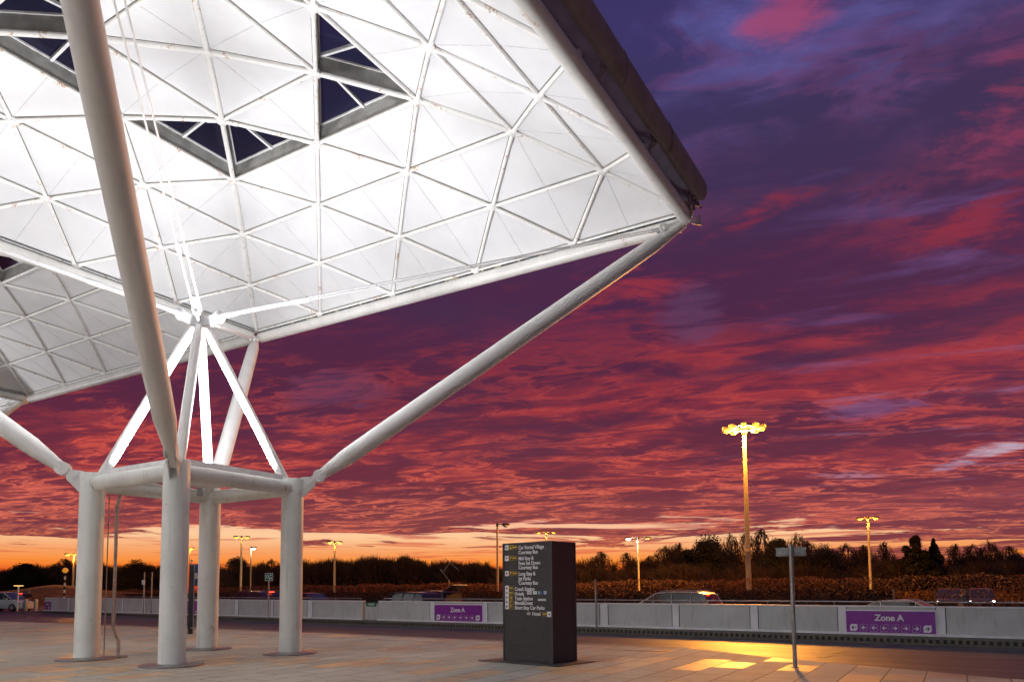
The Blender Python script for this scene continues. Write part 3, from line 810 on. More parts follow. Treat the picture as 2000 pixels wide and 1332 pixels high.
# ------------------------------------------------------------------ barrier walls
WD = V((.1275, 1, 0)).normalized(); WN = V((-WD.y, WD.x, 0))   # WN faces the forecourt
WN = V((-1, .1275, 0)).normalized()
def wy(px):                       # wall parameter y where image column px meets the wall line
    d = ray(px, 1200); d.z = 0
    # CP + d*t on line x = 15.42+.1275y
    tt = (15.42+.1275*CP.y-CP.x)/(d.x-.1275*d.y); return CP.y+d.y*tt
def wp(y, out=0.0, z=0.0): return V((wl(y), y, z))+WN*out
wh = lambda y: .912+.0034*y
Z0 = -.02
def wall_piece(y0, y1, label, pil, posts):
    T = thing('barrier_wall', label, 'barrier wall', wp((y0+y1)/2), 'low grey walls along the far side of the road')
    def slab(a, b, o0, o1, z0, z1, name, mm, par=T, bev=0.0):
        m = MB()
        n = max(1, int(abs(b-a)/4))
        for i in range(n):
            ya, yb = a+(b-a)*i/n, a+(b-a)*(i+1)/n
            P = [wp(y, o, (z1(y) if kk else z0(y))) for y in (ya, yb) for o in (o0, o1) for kk in (0, 1)]
            b0 = len(m.v); m.v += P
            fs = [(0, 2, 3, 1), (4, 5, 7, 6), (0, 1, 5, 4), (2, 6, 7, 3), (1, 3, 7, 5), (0, 4, 6, 2)]
            for k, f in enumerate(fs):
                if (k == 0 and i > 0) or (k == 1 and i < n-1): continue
                m.face([b0+q for q in f])
        return m.build(name, mm, par)
    slab(y0, y1, 0.0, -.22, lambda y: Z0+.13, lambda y: wh(y), 'wall_panel', 'wall')
    slab(y0, y1, .018, -.238, lambda y: wh(y)+.001, lambda y: wh(y)+.035, 'coping', 'pilaster')
    slab(y0, y1, .06, -.24, lambda y: Z0+.06, lambda y: Z0+.129, 'ledge', 'pilaster')
    slab(y0-.1, y1+.1, .16, -.30, lambda y: Z0-.5, lambda y: Z0+.059, 'plinth', 'galvd')
    for p0, p1 in pil:
        a, b = sorted((wy(p0), wy(p1)))
        for yj in (a, b): j_ = MB(); j_.bar(wp(yj, .012, Z0+.14), wp(yj, .012, wh(yj)-.005), .022, .014, up=WN); j_.build('panel_joint', 'black', T)
        slab(a, b, .016, .001, lambda y: Z0+.131, lambda y: wh(y)-.001, 'pilaster', 'pilaster')
    r = MB(); ya, yb = posts
    n = 24; r.tube([wp(ya+(yb-ya)*i/n, -.10, wh(ya+(yb-ya)*i/n)+.155) for i in range(n+1)], .021, 10)
    R_ = r.build('handrail', 'stainless', T, smooth=True)
    cnt = int(abs(yb-ya)/1.95); m = MB()
    for i in range(cnt+1):
        y = ya+(yb-ya)*i/cnt; m.tube([wp(y, -.10, wh(y)+.035), wp(y, -.10, wh(y)+.14)], .012, 6)
        m.tube([wp(y, -.10, wh(y)+.034), wp(y, -.10, wh(y)+.042)], .04, 8)
    m.build('rail_brackets', 'stainless', R_, smooth=True)
    return T
MT['galvd'] = mat('dark_concrete', (.075, .068, .055), .8, 0, .35, 7, bump=.4)
yL0, yL1 = wy(86), wy(707); yR0 = wy(739); yEnd = -24
wallL = wall_piece(yL1, yL0, 'long grey wall section running behind the four posts, left of the gate', [(131, 136), (196, 199), (237, 241), (277, 284), (330, 336), (381, 385), (420, 423), (458, 466), (529, 534), (601, 611)], (wy(104), wy(702)))
wallR = wall_piece(yEnd, yR0, 'long grey wall section right of the gate, passing behind the dark sign block', [(840, 850), (944, 953), (1172, 1188), (1313, 1327), (1465, 1481), (1636, 1654), (1828, 1847)], (wy(747), yEnd))
# gate panel between the two sections
T = thing('gate', 'short pale gate panel with a small green notice in the wall gap', 'gate', wp((yL1+yR0)/2))
m = MB(); ya, yb = yR0+.12, yL1-.12
m.bar(wp(ya, -.1, .43), wp(yb, -.1, .43), .03, .78); m.build('gate_leaf', 'wall', T)
m = MB()
for y in (ya-.05, yb+.05): m.bar(wp(y, -.1, -.02), wp(y, -.1, .93), .06, .06, up=V((1, 0, 0)))
m.tube([wp(ya, -.1, .87), wp(yb, -.1, .87)], .02, 8); m.build('gate_frame', 'galv', T)
mid_ = (ya+yb)/2
m = MB(); m.box(wp(mid_, -.07, .80), (.36, .008, .10), (WD, WN, V((0, 0, 1)))); g_ = m.build('notice', 'signg', T)
m = MB(); m.box(wp(mid_, -.06, .83), (.24, .003, .012), (WD, WN, V((0, 0, 1)))); m.box(wp(mid_, -.06, .78), (.18, .003, .012), (WD, WN, V((0, 0, 1)))); m.build('notice_text', 'signw', g_)
# drainage kerb with its row of slots
kerb = MB()
ny = int((yL0+.5-yEnd)/.5)
ky = [yEnd+(yL0+.5-yEnd)*i/ny for i in range(ny+1)]
def strip(ys, o0, o1, z0, z1, k, mb):
    a, b = ys; P = [wp(a, o0, z0), wp(b, o0, z0), wp(b, o0, z1), wp(a, o0, z1)]
    mb.poly(P, k)
y = yEnd
while y < yL0+.5:
    pt_, sl = .18, .085
    a, b = y, y+pt_; zf = lambda yy: -.03-fall(yy); z1 = .005; s0, s1 = .42, .62
    zz = lambda yy, f_: zf(yy)+(z1-zf(yy))*f_
    kerb.poly([wp(a, .30, z1), wp(b, .30, z1), wp(b, .165, z1+.03), wp(a, .165, z1+.03)][::-1], 0)
    kerb.poly([wp(a, .30, zf(a)), wp(a+sl, .30, zf(a)), wp(a+sl, .30, z1), wp(a, .30, z1)], 0)
    kerb.poly([wp(a+sl, .30, zf(a)), wp(b, .30, zf(b)), wp(b, .30, zz(b, .30)), wp(a+sl, .30, zz(a, .30))], 0)
    kerb.poly([wp(a+sl, .30, zz(a, .82)), wp(b, .30, zz(b, .82)), wp(b, .30, z1), wp(a+sl, .30, z1)], 0)
    kerb.poly([wp(a+sl, .22, zz(a, -.5)), wp(b, .22, zz(b, -.5)), wp(b, .22, zz(b, 1)), wp(a+sl, .22, zz(a, 1))], 1)
    y += pt_
kb = kerb.build('drainage_kerb', [mat('kerb_concrete', (.17, .15, .12), .75, 0, .3, 6), 'black']); tag(kb, kind='structure')

# ------------------------------------------------------------------ Zone A signs
def zone_sign(px0, px1, ztop, zbot, label, full=True, part=None):
    y0, y1 = wy(px1), wy(px0)     # y grows to the left of the picture
    c = wp((y0+y1)/2, .03, (ztop+zbot)/2); W = (wp(y1)-wp(y0)).length; H = ztop-zbot
    T = thing('zone_sign', label, 'sign', wp((y0+y1)/2, .05, zbot), 'purple zone signs fixed to the wall')
    ex = -WD; ez = V((0, 0, 1)); n = WN
    m = MB(); m.box(c, (W/2+.04, .006, H/2+.04), (ex, n, ez)); m.build('backing_board', 'pilaster', T)
    m = MB(); m.box(c+n*.012, (W/2, .006, H/2), (ex, n, ez)); m.build('sign_face', 'purple', T)
    f = c+n*.0195
    if full:
        m = MB(); s = H*.34
        add_text(m, 'Zone A', s*1.12, f+ez*(H*.5-s*1.22), ex, ez, align='c', bold=.028)
        m.build('lettering', 'signw', T)
        for i in range(8):
            m = MB(); k2 = 0
            q = f+ex*((i-3.5)*W*.118)-ez*(H*.235); r = H*.135; sg = -1 if i < 4 else 1
            a = r*1.15; pts = [(-1, -1), (.55, -1), (1, -.55), (1, 1), (-.55, 1), (-1, .55)]
            if i in (0, 7):
                m.poly([q+ex*(x_*a)+ez*(y_*a) for x_, y_ in pts]); arrow(m, q+n*.003, ex, ez, r*.85, sg, k=1)
            else:
                arrow(m, q, ex, ez, r*.85, sg)
                for k in range(6):
                    A = pts[k]; B = pts[(k+1) % 6]
                    m.bar(q+ex*A[0]*a+ez*A[1]*a, q+ex*B[0]*a+ez*B[1]*a, r*.04, .002, up=n)
            m.build('arrow_tile', ['signw', 'purple'], T)
    else:
        m = MB()
        if part == 'end':
            add_text(m, 'Zone A', H*.26, f+ez*(H*.12)+ex*0, ex, ez, align='c', bold=.03, xs=.8)
            a = H*.13; q = f+ex*(W*.22)-ez*(H*.22); m.poly([q+ex*(x_*a)+ez*(y_*a) for x_, y_ in [(-1, -1), (.55, -1), (1, -.55), (1, 1), (-.55, 1), (-1, .55)]])
            arrow(m, f-ex*(W*.2)-ez*(H*.22), ex, ez, H*.11, -1)
        else:
            add_text(m, 'Zone A', H*.30, f+ez*(H*.10)-ex*(W*.05), ex, ez, align='c', bold=.028)
            for i in range(8): arrow(m, f+ex*((i-3.5)*W*.118)-ez*(H*.235), ex, ez, H*.115, -1 if i < 4 else 1)
        m.build('lettering', 'signw', T)
    return T
def zw(px, py): return height_at(wp(wy(px)), py)
zone_sign(1653, 1827, zw(1740, 1193), zw(1740, 1238), 'largest purple Zone A sign with white arrows, right of the thin signpost')
zone_sign(850, 943, zw(896, 1181), zw(896, 1214), 'purple Zone A sign with white arrows, left of the dark sign block')
zone_sign(330, 389, zw(360, 1173), zw(360, 1201), 'purple Zone A sign mostly hidden behind the front post and black totem', False)
zone_sign(87, 100, zw(93, 1174), zw(93, 1191), 'tiny purple Zone A sign on the far left end of the wall', False, 'end')

# ------------------------------------------------------------------ dark sign block
a, b, d_ = V((2.32, -6.93, 0)), V((2.13, -8.17, 0)), V((2.93, -8.39, 0))
ex = (b-a).normalized(); ez = V((0, 0, 1)); W = (b-a).length; nf = V((ex.y, -ex.x, 0)); nf = nf if nf.x < 0 else -nf
ed = -nf; Dp = .80
c = a+ex*W/2+ed*Dp/2; H = 2.42
T = thing('sign_block', 'tall dark grey direction block with white lettering, standing on the paving', 'information sign', c)
m = MB(); m.box(c+ez*(H/2), (W/2, Dp/2, H/2), (ex, ed, ez)); m.build('block', 'mono', T, bevel=.008)
m = MB(); m.box(c+ez*.006-ed*.12+ex*.0, (W/2+.40, Dp/2+.22, .010), (ex, ed, ez)); m.build('base_plate', mat('dark_plate', (.07, .06, .058), .5, .2, .3, 8), T)
MT['trim'] = mat('trim_grey', (.09, .085, .085), .35, .3, .2, 8)
for sx in (-1, 1):
    for sy in (-1, 1): m = MB(); m.box(c+ex*(sx*(W/2+.001))+ed*(sy*(Dp/2+.001))+ez*(H/2), (.012, .012, H/2-.004), (ex, ed, ez)); m.build('corner_trim', 'trim', T)
m = MB()
for zz in (.32, 2.36):
    m.box(c+ez*zz, (W/2+.0015, Dp/2+.0015, .003), (ex, ed, ez))
m.build('panel_joint', 'black', T)
m = MB()
for i in range(13):
    q = c+ex*(W/2+.402)-ed*(Dp/2+.34)+ed*(.10+i*.115)+ez*.006; m.box(q, (.003, .03, .004), (ex, ed, ez))
m.build('edge_stripes', 'orangep', T)
# writing: positions measured on the front face (u across 0..1, v down from the top)
F0 = a+ez*H-ed*.002
lt = MB(); wt = MB(); yl = MB(); dk = MB(); bl = MB(); gn = MB(); bd = MB()
def fp(u, vv, o=0.0): return F0+ex*(u*W)-ez*(vv*H)-ed*o
PXH = 240.0
def line(txt, u, row, size=.106, al='l', xs=.90): add_text(lt, txt, size, fp(u+.02, (row)/PXH+.010, .002), ex, ez, bold=.015, align=al, xs=xs)
def tile(mb, u, row, w_, h_, o=.001): 
    q = fp(u, row/PXH, o); mb.box(q, (w_/2, .0015, h_/2), (ex, ed, ez))
def p_tile(u, row):
    tile(bd, u, row, .098, .098); tile(dk, u, row, .088, .088, .002)
    add_text(yl, 'P', .095, fp(u, row/PXH, .004)-ez*.034-ex*.028, ex, ez, bold=.02)
def bus_tile(u, row):
    tile(bd, u, row, .115, .075); tile(dk, u, row, .107, .067, .002); tile(yl, u, row, .088, .028, .004); tile(yl, u-.01, row-.5, .07, .02, .0045)
    for s in (-1, 1): tile(dk, u+s*.025, row+2.6, .014, .012, .006)
def arr_tile(u, row, sg=-1):
    tile(wt, u, row, .098, .105); arrow(dk, fp(u, row/PXH, .005), ex, ez, .036, sg)
rows = [(9, 'c', ['Car Rental Village', 'Courtesy Bus']), (31, 'p', ['Mid Stay &', 'Free Set Down', 'Courtesy Bus']), (62, 'p', ['Long Stay &', 'Jet Parks', 'Courtesy Bus'])]
for row, kind, txts in rows:
    arr_tile(.075, row)
    if kind == 'p': p_tile(.165, row)
    else:
        tile(bd, .165, row, .088, .098); tile(dk, .165, row, .078, .088, .002); tile(yl, .165, row+2.2, .055, .022, .004); tile(yl, .165, row+.4, .036, .022, .0045); tile(yl, .165, row-3, .018, .022, .004)
    bus_tile(.25, row)
    for i, s in enumerate(txts): line(s, .305, row+3.4+i*8.7 if i else row+2.4)
for row, kind, s in ((92, 'b', 'Coach Station'), (101.5, 'b', 'Hotels'), (111, 't', 'Train Station'), (120, 'p', 'Meet&Greet'), (129.5, 'p', 'Short Stay Car Parks')):
    arr_tile(.075, row)
    if kind == 'p': p_tile(.165, row)
    elif kind == 'b': bus_tile(.165, row)
    else:
        tile(bd, .165, row, .07, .098); tile(dk, .165, row, .062, .09, .002); tile(yl, .165, row, .042, .07, .004); tile(dk, .165, row-1.6, .028, .02, .006); tile(dk, .165, row+2, .008, .008, .006)
    line(s, .22, row+3.0)
# small hotel plates
tile(wt, .545, 101.5, .125, .062); tile(wt, .66, 101.5, .10, .062)
for i in range(7): tile(dk, .502+i*.0145, 101.5, .010, .022, .004)
for i in range(5): tile(gn, .635+i*.013, 101.5, .010, .020, .004)
tile(gn, .745, 101.5, .05, .062); tile(bl, .785, 101.5, .055, .062); tile(wt, .865, 101.5, .065, .062)
add_text(bl, 'A', .07, fp(.865, 101.5/PXH, .004)-ez*.024-ex*.022, ex, ez, bold=.02)
tile(wt, .80, 115.5, .20, .038)
for i in range(9): tile(dk, .735+i*.016, 115.5, .012, .014, .004)
add_text(lt, 'Hotel', .104, fp(.60, 146.5/PXH, .002), ex, ez, bold=.014, xs=.92)
q = fp(.53, 143/PXH, .003)
for i in range(20):
    a0, a1 = 2*PI*i/20, 2*PI*(i+1)/20
    lt.bar(q+ex*math.cos(a0)*.045+ez*math.sin(a0)*.026, q+ex*math.cos(a1)*.045+ez*math.sin(a1)*.026, .006, .002, up=ed)
add_text(lt, 'Park', .032, q-ez*.011, ex, ez, bold=.02, align='c')
bus_tile(.855, 143.5); arr_tile(.94, 143.5, 1)
lt.build('lettering', 'signw', T); wt.build('white_tiles', 'signw', T); yl.build('yellow_symbols', 'yellow', T); dk.build('dark_symbols', 'black', T)
bl.build('blue_symbols', mat('plate_blue', (.06, .12, .5), .4), T); gn.build('green_symbols', mat('plate_green', (.2, .5, .2), .4), T); bd.build('tile_borders', 'yellow', T)

# ------------------------------------------------------------------ posts and small signs
def simple_post(name, label, cat, p, h, r, m_='galv', base=True):
    T = thing(name, label, cat, p)
    m = MB(); m.tube([p, p+V((0, 0, h))], r, 16); m.tube([p+V((0, 0, h)), p+V((0, 0, h+.006))], r*.9, 16)
    m.build('pole', m_, T, smooth=True)
    if base:
        m = MB(); m.tube([p, p+V((0, 0, .02))], r*1.7, 20); m.build('foot_collar', m_, T, smooth=True)
    return T
p = G(1553, 1303); h = height_at(p, 1063)
T = simple_post('signpost', 'slim grey signpost with a blank rectangular plate seen from behind, on the right paving', 'signpost', p, h, .038)
vd = (p-CP); vd.z = 0; vd.normalize(); sd = V((vd.y, -vd.x, 0))
zc = height_at(p, 1077)
m = MB(); m.box(p+V((0, 0, zc))+vd*.05, (.265, .008, .082), (sd, vd, ez)); m.build('sign_plate', 'galv', T, bevel=.004)
m = MB(); m.box(p+V((0, 0, zc+.05))+vd*.03, (.07, .02, .012), (sd, vd, ez)); m.box(p+V((0, 0, zc-.05))+vd*.03, (.07, .02, .012), (sd, vd, ez)); m.build('plate_clamp', 'galv', T)
p = wp(wy(1171), .24); h = height_at(p, 1131)
simple_post('post', 'bare thin grey pole against the wall just right of the dark sign block', 'pole', p, h, .04)
# green assembly-point style sign
p = wp(wy(532), .26); h = height_at(p, 1119)
T = simple_post('green_signpost', 'square green and white safety sign on a thin post before the wall', 'safety sign', p, h, .035, 'pipe')
vd = (p-CP); vd.z = 0; vd.normalize(); sd = V((vd.y, -vd.x, 0))
zc = (height_at(p, 1119)+height_at(p, 1134))/2; hs = (height_at(p, 1119)-height_at(p, 1134))/2
m = MB(); m.box(p+ez*zc-vd*.045, (hs, .006, hs), (sd, vd, ez)); fc = m.build('sign_plate', 'signg', T)
m = MB(); q = p+ez*zc-vd*.053
for s in (-1, 1):
    m.box(q+sd*(hs*.93*s), (hs*.05, .002, hs*.98), (sd, vd, ez)); m.box(q+ez*(hs*.93*s), (hs*.88, .002, hs*.05), (sd, vd, ez))
for i in range(14):
    a0, a1 = 2*PI*i/14, 2*PI*(i+1)/14; o_ = q-sd*(hs*.35)+ez*(hs*.1)
    m.bar(o_+sd*math.cos(a0)*hs*.32+ez*math.sin(a0)*hs*.36, o_+sd*math.cos(a1)*hs*.32+ez*math.sin(a1)*hs*.36, hs*.12, .003, up=vd)
arrow(m, q+sd*(hs*.4)+ez*(hs*.45)-vd*.002, sd, ez, hs*.3, 1); m.box(q+sd*(hs*.2)-ez*(hs*.35), (hs*.12, .002, hs*.3), (sd, vd, ez)); m.box(q+sd*(hs*.62)-ez*(hs*.3), (hs*.12, .002, hs*.22), (sd, vd, ez))
m.build('symbol', 'signw', fc)
# two plain poles with small plate behind the left posts
for px, lab, pl in ((290, 'grey pole with a small pale plate between the left and front posts', True), (305, 'bare grey pole just left of the front post', False)):
    p = wp(wy(px), .35); h = height_at(p, 1117)
    T = simple_post('thin_pole', lab, 'pole', p, h, .045)
    if pl:
        m = MB(); m.box(p+ez*height_at(p, 1137)-V((.06, 0, 0)), (.01, .17, .16)); m.build('small_plate', 'white', T)
# black totem with blue B flag
p = G(371, 1237); h = height_at(p, 1102)
vd = (p-CP); vd.z = 0; vd.normalize(); sd = V((vd.y, -vd.x, 0))
T = thing('bus_stop_totem', 'narrow black totem with blue letter B panel, half hidden behind the front post', 'totem sign', p)
m = MB(); m.box(p+ez*(h/2), (.075, .28, h/2), (sd, vd, ez)); m.build('totem_body', 'black', T, bevel=.01)
m = MB(); m.box(p+ez*(h/2-.01)+sd*.09, (.02, .24, h/2-.02), (sd, vd, ez)); m.build('steel_edge', 'stainless', T)
zc = (height_at(p, 1101)+height_at(p, 1143))/2
m = MB(); m.box(p+ez*zc+sd*.155+vd*.10, (.075, .02, (height_at(p, 1101)-height_at(p, 1143))/2), (sd, vd, ez)); fl = m.build('blue_panel', 'signb', T)
m = MB(); add_text(m, 'B', .27, p+ez*(height_at(p, 1129)-.0)+sd*.155+vd*.077, sd, ez, align='c', bold=.02, xs=.7); m.build('letter', 'signw', fl)
m = MB(); q = p+ez*height_at(p, 1225)
m.tube([q+sd*.0-vd*.3, q+sd*.18-vd*.28, q+sd*.26-vd*.1, q+sd*.2+vd*.05], .014, 8); m.build('hoop', 'stainless', T, smooth=True)
m = MB(); q = p+ez*h; m.tube([q, q+ez*.13], .012, 6); m.box(q+ez*.14, (.035, .02, .03), (sd, vd, ez)); m.build('top_sensor', 'galv', T)
# belisha beacon
p = at_depth(126, 66, -.02); h = height_at(p, 1118)
T = thing('crossing_beacon', 'black and white banded beacon with amber globe by the wall end', 'crossing beacon', p)
m = MB(); n = 11; cuts = [0]+[h*i/n for i in range(1, n+1)]
for i in range(n): m.tube([p+ez*cuts[i], p+ez*cuts[i+1]], .085, 12, k=i % 2)
m.build('banded_pole', ['black', 'white'], T)
m = MB(); zc = height_at(p, 1113); m.tube([p+ez*(zc+.24*math.sin(-PI/2+PI*i/8)) for i in range(9)], [max(.01, .24*math.cos(-PI/2+PI*i/8)) for i in range(9)], 14, cap=False); m.build('amber_globe', 'amber', T, smooth=True)
# bollards
for px, lab in ((50, 'left one of two polished steel bollards at the crossing'), (70, 'right one of two polished steel bollards, nearer the wall end')):
    p = G(px, 1193, -.02); h = height_at(p, 1169)
    T = thing('bollard', lab, 'bollard', p, 'steel bollards at the crossing')
    m = MB(); m.tube([p, p+ez*(h*.9), p+ez*(h*.985), p+ez*h], [.155, .155, .14, .10], 24); m.build('shaft', 'stainless', T, smooth=True)
    m = MB(); m.tube([p+ez*(h*.80), p+ez*(h*.85)], .157, 24); m.build('band', 'galv', T, smooth=True)
# small lit crossing sign (T shape)
p = at_depth(36, 62, -.02)
T = thing('lit_crossing_sign', 'small T-shaped pole topped by a glowing amber bar at the far left', 'street lamp', p)
m = MB(); h = height_at(p, 1143); m.tube([p, p+ez*h], .06, 10); m.build('pole', 'white', T)
vd = (p-CP); vd.z = 0; vd.normalize(); sd = V((vd.y, -vd.x, 0))
m = MB(); m.box(p+ez*h, (.34, .10, .035), (sd, vd, ez)); m.build('lamp_bar', mat('lit_bar', (.7, .5, .2), .4, emis=(1, .6, .2), estr=1.3), T)
# traffic cone
p = G(2, 1189, -.02)
T = thing('traffic_cone', 'orange and white traffic cone at the far left edge of the road', 'traffic cone', p)
m = MB(); m.box(p+ez*.02, (.2, .2, .02)); m.build('foot', 'black', T)
m = MB(); m.tube([p+ez*.04, p+ez*.3], [.15, .115], 16, k=0); m.tube([p+ez*.3, p+ez*.55], [.115, .075], 16, k=1); m.tube([p+ez*.55, p+ez*.78], [.075, .035], 16, k=0)
m.build('cone_body', ['orangep', 'white'], T, smooth=True)
# distant height-bar barrier in front of the wood
p = at_depth(876, 60, -.34)
T = thing('barrier_arm', 'raised jointed barrier arm in front of the dark wood, left of the sign block', 'barrier', p)
def bp(px, py): 
    d = ray(px, py); return CP+d*60
m = MB(); m.box(p+V((0, 0, 1.0)), (.14, .14, 1.0)); m.bar(p+V((0, 0, 1.95)), bp(877, 1133), .10, .10, up=V((1, 0, 0))); m.build('cabinet', 'galv', T)
m = MB(); m.bar(bp(877, 1133), bp(861, 1112), .05, .07); m.bar(bp(866, 1115), bp(878, 1100), .025, .025); m.bar(bp(869, 1090), bp(896, 1113), .03, .04); m.build('arm', 'galv', T)
# ------------------------------------------------------------------ lamps
def mast(px, dep, ytop, label, kind, r0=.12, r1=.07, zb=-.6, energy=0, col=(1, .36, .045), head='sodium', group='car park lamp posts', armw=1.0, polem='galv', radius=.25):
    p = at_depth(px, dep, zb); h = height_at(p, ytop)
    T = thing('street_lamp', label, 'street lamp', p, group)
    d = p-CP; d.z = 0; d.normalize(); s = V((d.y, -d.x, 0)); top = p+ez*(h-zb); top.z = h
    m = MB(); n = 6; m.tube([p+(top-p)*i/n for i in range(n+1)], [r0+(r1-r0)*i/n for i in range(n+1)], 16)
    if kind == 'ring': q = p+(top-p)*.33; m.tube([q, q+ez*.10], r0*1.0+.02, 16)
    m.build('pole', polem, T, smooth=True)
    lamps = []
    if kind == 'ring':
        R_ = armw; m = MB()
        cen = top+ez*.1
        pts = [cen+V((math.cos(2*PI*i/24)*R_, math.sin(2*PI*i/24)*R_, 0)) for i in range(25)]; m.tube(pts, .06, 6)
        for i in range(4): m.bar(cen, cen+V((math.cos(PI*i/2)*R_, math.sin(PI*i/2)*R_, 0)), .08, .08)
        m.tube([cen-ez*.25, cen+ez*.3], .32, 12); m.build('head_frame', 'mono', T)
        for i in range(10):
            a = 2*PI*(i+.35)/10; q = cen+V((math.cos(a)*R_, math.sin(a)*R_, -.05)); o = V((math.cos(a), math.sin(a), 0))
            m = MB(); m.box(q+o*.2, (.30, .22, .13), (o, V((-o.y, o.x, 0)), ez)); fl = m.build('floodlight', 'mono', T)
            m = MB(); m.box(q+o*.2-ez*.15, (.20, .15, .03), (o, V((-o.y, o.x, 0)), ez)); m.box(q+o*.49, (.02, .20, .11), (o, V((-o.y, o.x, 0)), ez)); m.build('lens', head, fl)
        lamps = [cen-ez*.5]
    elif kind in ('twin', 'single', 'halftwin', 'dark'):
        sides = {'twin': (-1, 1), 'single': (1,), 'halftwin': (-1, 1), 'dark': (1,)}[kind]
        m = MB()
        for k_ in sides: m.tube([top, top+s*(k_*armw*.5)+ez*.03, top+s*(k_*armw)], r1*.5, 8)
        m.tube([top-ez*.15, top+ez*.12], r1*1.3, 10); m.build('arm', 'mono', T, smooth=True)
        for k_ in sides:
            q = top+s*(k_*(armw+.25))
            m = MB(); m.tube([q-s*(k_*.32), q-s*(k_*.2), q+s*(k_*.2), q+s*(k_*.36)], [.05, .13, .12, .04], 10); hd = m.build('lamp_head', 'mono', T, smooth=True)
            lit = kind != 'dark' and not (kind == 'halftwin' and k_ == 1)
            m = MB(); m.tube([q-ez*.07-s*(k_*.22), q-ez*.12-s*(k_*.1), q-ez*.12+s*(k_*.12), q-ez*.07+s*(k_*.22)], [.06, .13, .13, .06], 10); m.build('lens', head if lit else 'white', hd, smooth=True)
        if kind != 'dark': lamps = [top-ez*.45+s*((-.6) if kind == 'halftwin' else 0)]
    for q in lamps:
        if energy:
            l = bpy.data.lights.new('lamp_light', 'POINT'); l.energy = energy; l.color = col; l.shadow_soft_size = radius
            o = bpy.data.objects.new('lamp_light', l); COL.objects.link(o); o.location = q
    return T
MT['mast'] = mat('mast_paint', (.52, .46, .33), .5, .0, .1)
mast(1463, 60, 838, 'tallest lamp mast, carrying a bright ring of ten floodlights', 'ring', .24, .135, energy=60000, armw=1.25, polem='mast', radius=.8)
mast(1701, 80, 1011, 'twin-headed sodium lamp on a slim post, right of the tall mast', 'twin', .16, .11, energy=3500, armw=.55, polem='mast')
mast(142, 105, 1082, 'twin-headed sodium lamp beside the banded beacon, far left', 'twin', .16, .11, energy=7000, armw=.6, polem='mast')
mast(470, 96, 1048, 'twin-headed sodium lamp beside the white lamp, between two posts', 'twin', .16, .11, energy=1500, armw=.45, polem='mast')
mast(489, 90, 1069, 'single brilliant white lamp on a thin post between the back and right posts', 'single', .09, .07, energy=500, col=(1, .85, .6), head='whitelamp', armw=.05, polem='mast')
mast(653, 95, 1058, 'twin-headed sodium lamp standing alone just right of the right post', 'twin', .16, .11, energy=3000, armw=.4, polem='mast')
mast(1068, 110, 1039, 'twin-headed sodium lamp rising directly above the dark sign block', 'twin', .16, .11, energy=3000, armw=.9, polem='mast')
mast(1248, 75, 1050, 'white-lit lamp with a long unlit arm, right of the sign block', 'halftwin', .11, .07, energy=700, col=(1, .85, .6), head='whitelamp', armw=.75, polem='mast')
mast(972, 62, 1024, 'unlit dark lamp post with one arm, left of the sign block', 'dark', .11, .08, armw=.45, polem='pipe')
mast(369, 120, 1070, 'distant amber lamp glimpsed between the front and back posts', 'single', .08, .06, energy=1200, armw=.05, polem='mast')

# ------------------------------------------------------------------ vegetation
def leaf_quads(m, cen, n, rx, ry, rz, size, shell=.0, k=0, elong=1.0, rng=random):
    for _ in range(n):
        while True:
            x, y, z_ = rng.uniform(-1, 1), rng.uniform(-1, 1), rng.uniform(-1, 1)
            r2 = x*x+y*y+z_*z_
            if shell < r2 < 1: break
        q = cen+V((x*rx, y*ry, z_*rz)); a = V((rng.gauss(0, 1), rng.gauss(0, 1), rng.gauss(0, 1))).normalized(); b = a.orthogonal().normalized()
        s = size*rng.uniform(.5, 1.3)
        m.poly([q-a*s*elong, q+b*s*.5, q+a*s*elong, q-b*s*.5], k)
# hedge
rng = random.Random(3)
hx = lambda y: 35.5+.12*y
T = thing('hedge', 'long clipped rust-brown hedge behind the lower road, full width of the picture', 'hedge', (hx(10), 10, -.6))
m = MB(); y = -34.0
while y < 96:
    dens = 170 if y < 45 else 90
    top = 1.98+.07*math.sin(y*.7)+.06*math.sin(y*2.3+1)
    if y > 58: top -= .2
    if -17.6 < y < -12.6: dens = 120
    for _ in range(dens):
        zz = -.6+(top+.6)*(1-rng.random()**1.7*.95)
        o = rng.uniform(-.55, .55) if zz > top-.25 else -.55+rng.random()**2*.7
        q = V((hx(y)+o, y+rng.random(), zz+rng.uniform(-.06, .06)))
        a = V((rng.gauss(0, 1), rng.gauss(0, 1), rng.gauss(0, 1))).normalized(); b_ = a.orthogonal().normalized(); s = rng.uniform(.028, .06)
        m.poly([q-a*s, q+b_*s*.55, q+a*s, q-b_*s*.55])
    y += .25
m.build('leaves', 'hedge', T)
m = MB(); y = -34.0
while y < 96:
    for _ in range(2):
        q = V((hx(y)+rng.uniform(-.1, .4), y+rng.random()*.5, -.6)); e = q+V((rng.uniform(-.4, .4), rng.uniform(-.6, .6), 2.2+rng.random()*.6))
        m.tube([q, q+(e-q)*.5+V((0, rng.uniform(-.1, .1), 0)), e], [.02, .012, .005], 3, cap=False)
    y += .5
m.build('stems', 'twig', T)
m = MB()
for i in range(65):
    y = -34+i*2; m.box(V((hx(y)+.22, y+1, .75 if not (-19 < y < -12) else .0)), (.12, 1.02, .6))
m.build('core_light_block', 'bark', T)  # solid boxes inside the hedge, raised to block lamp light through lower leaves

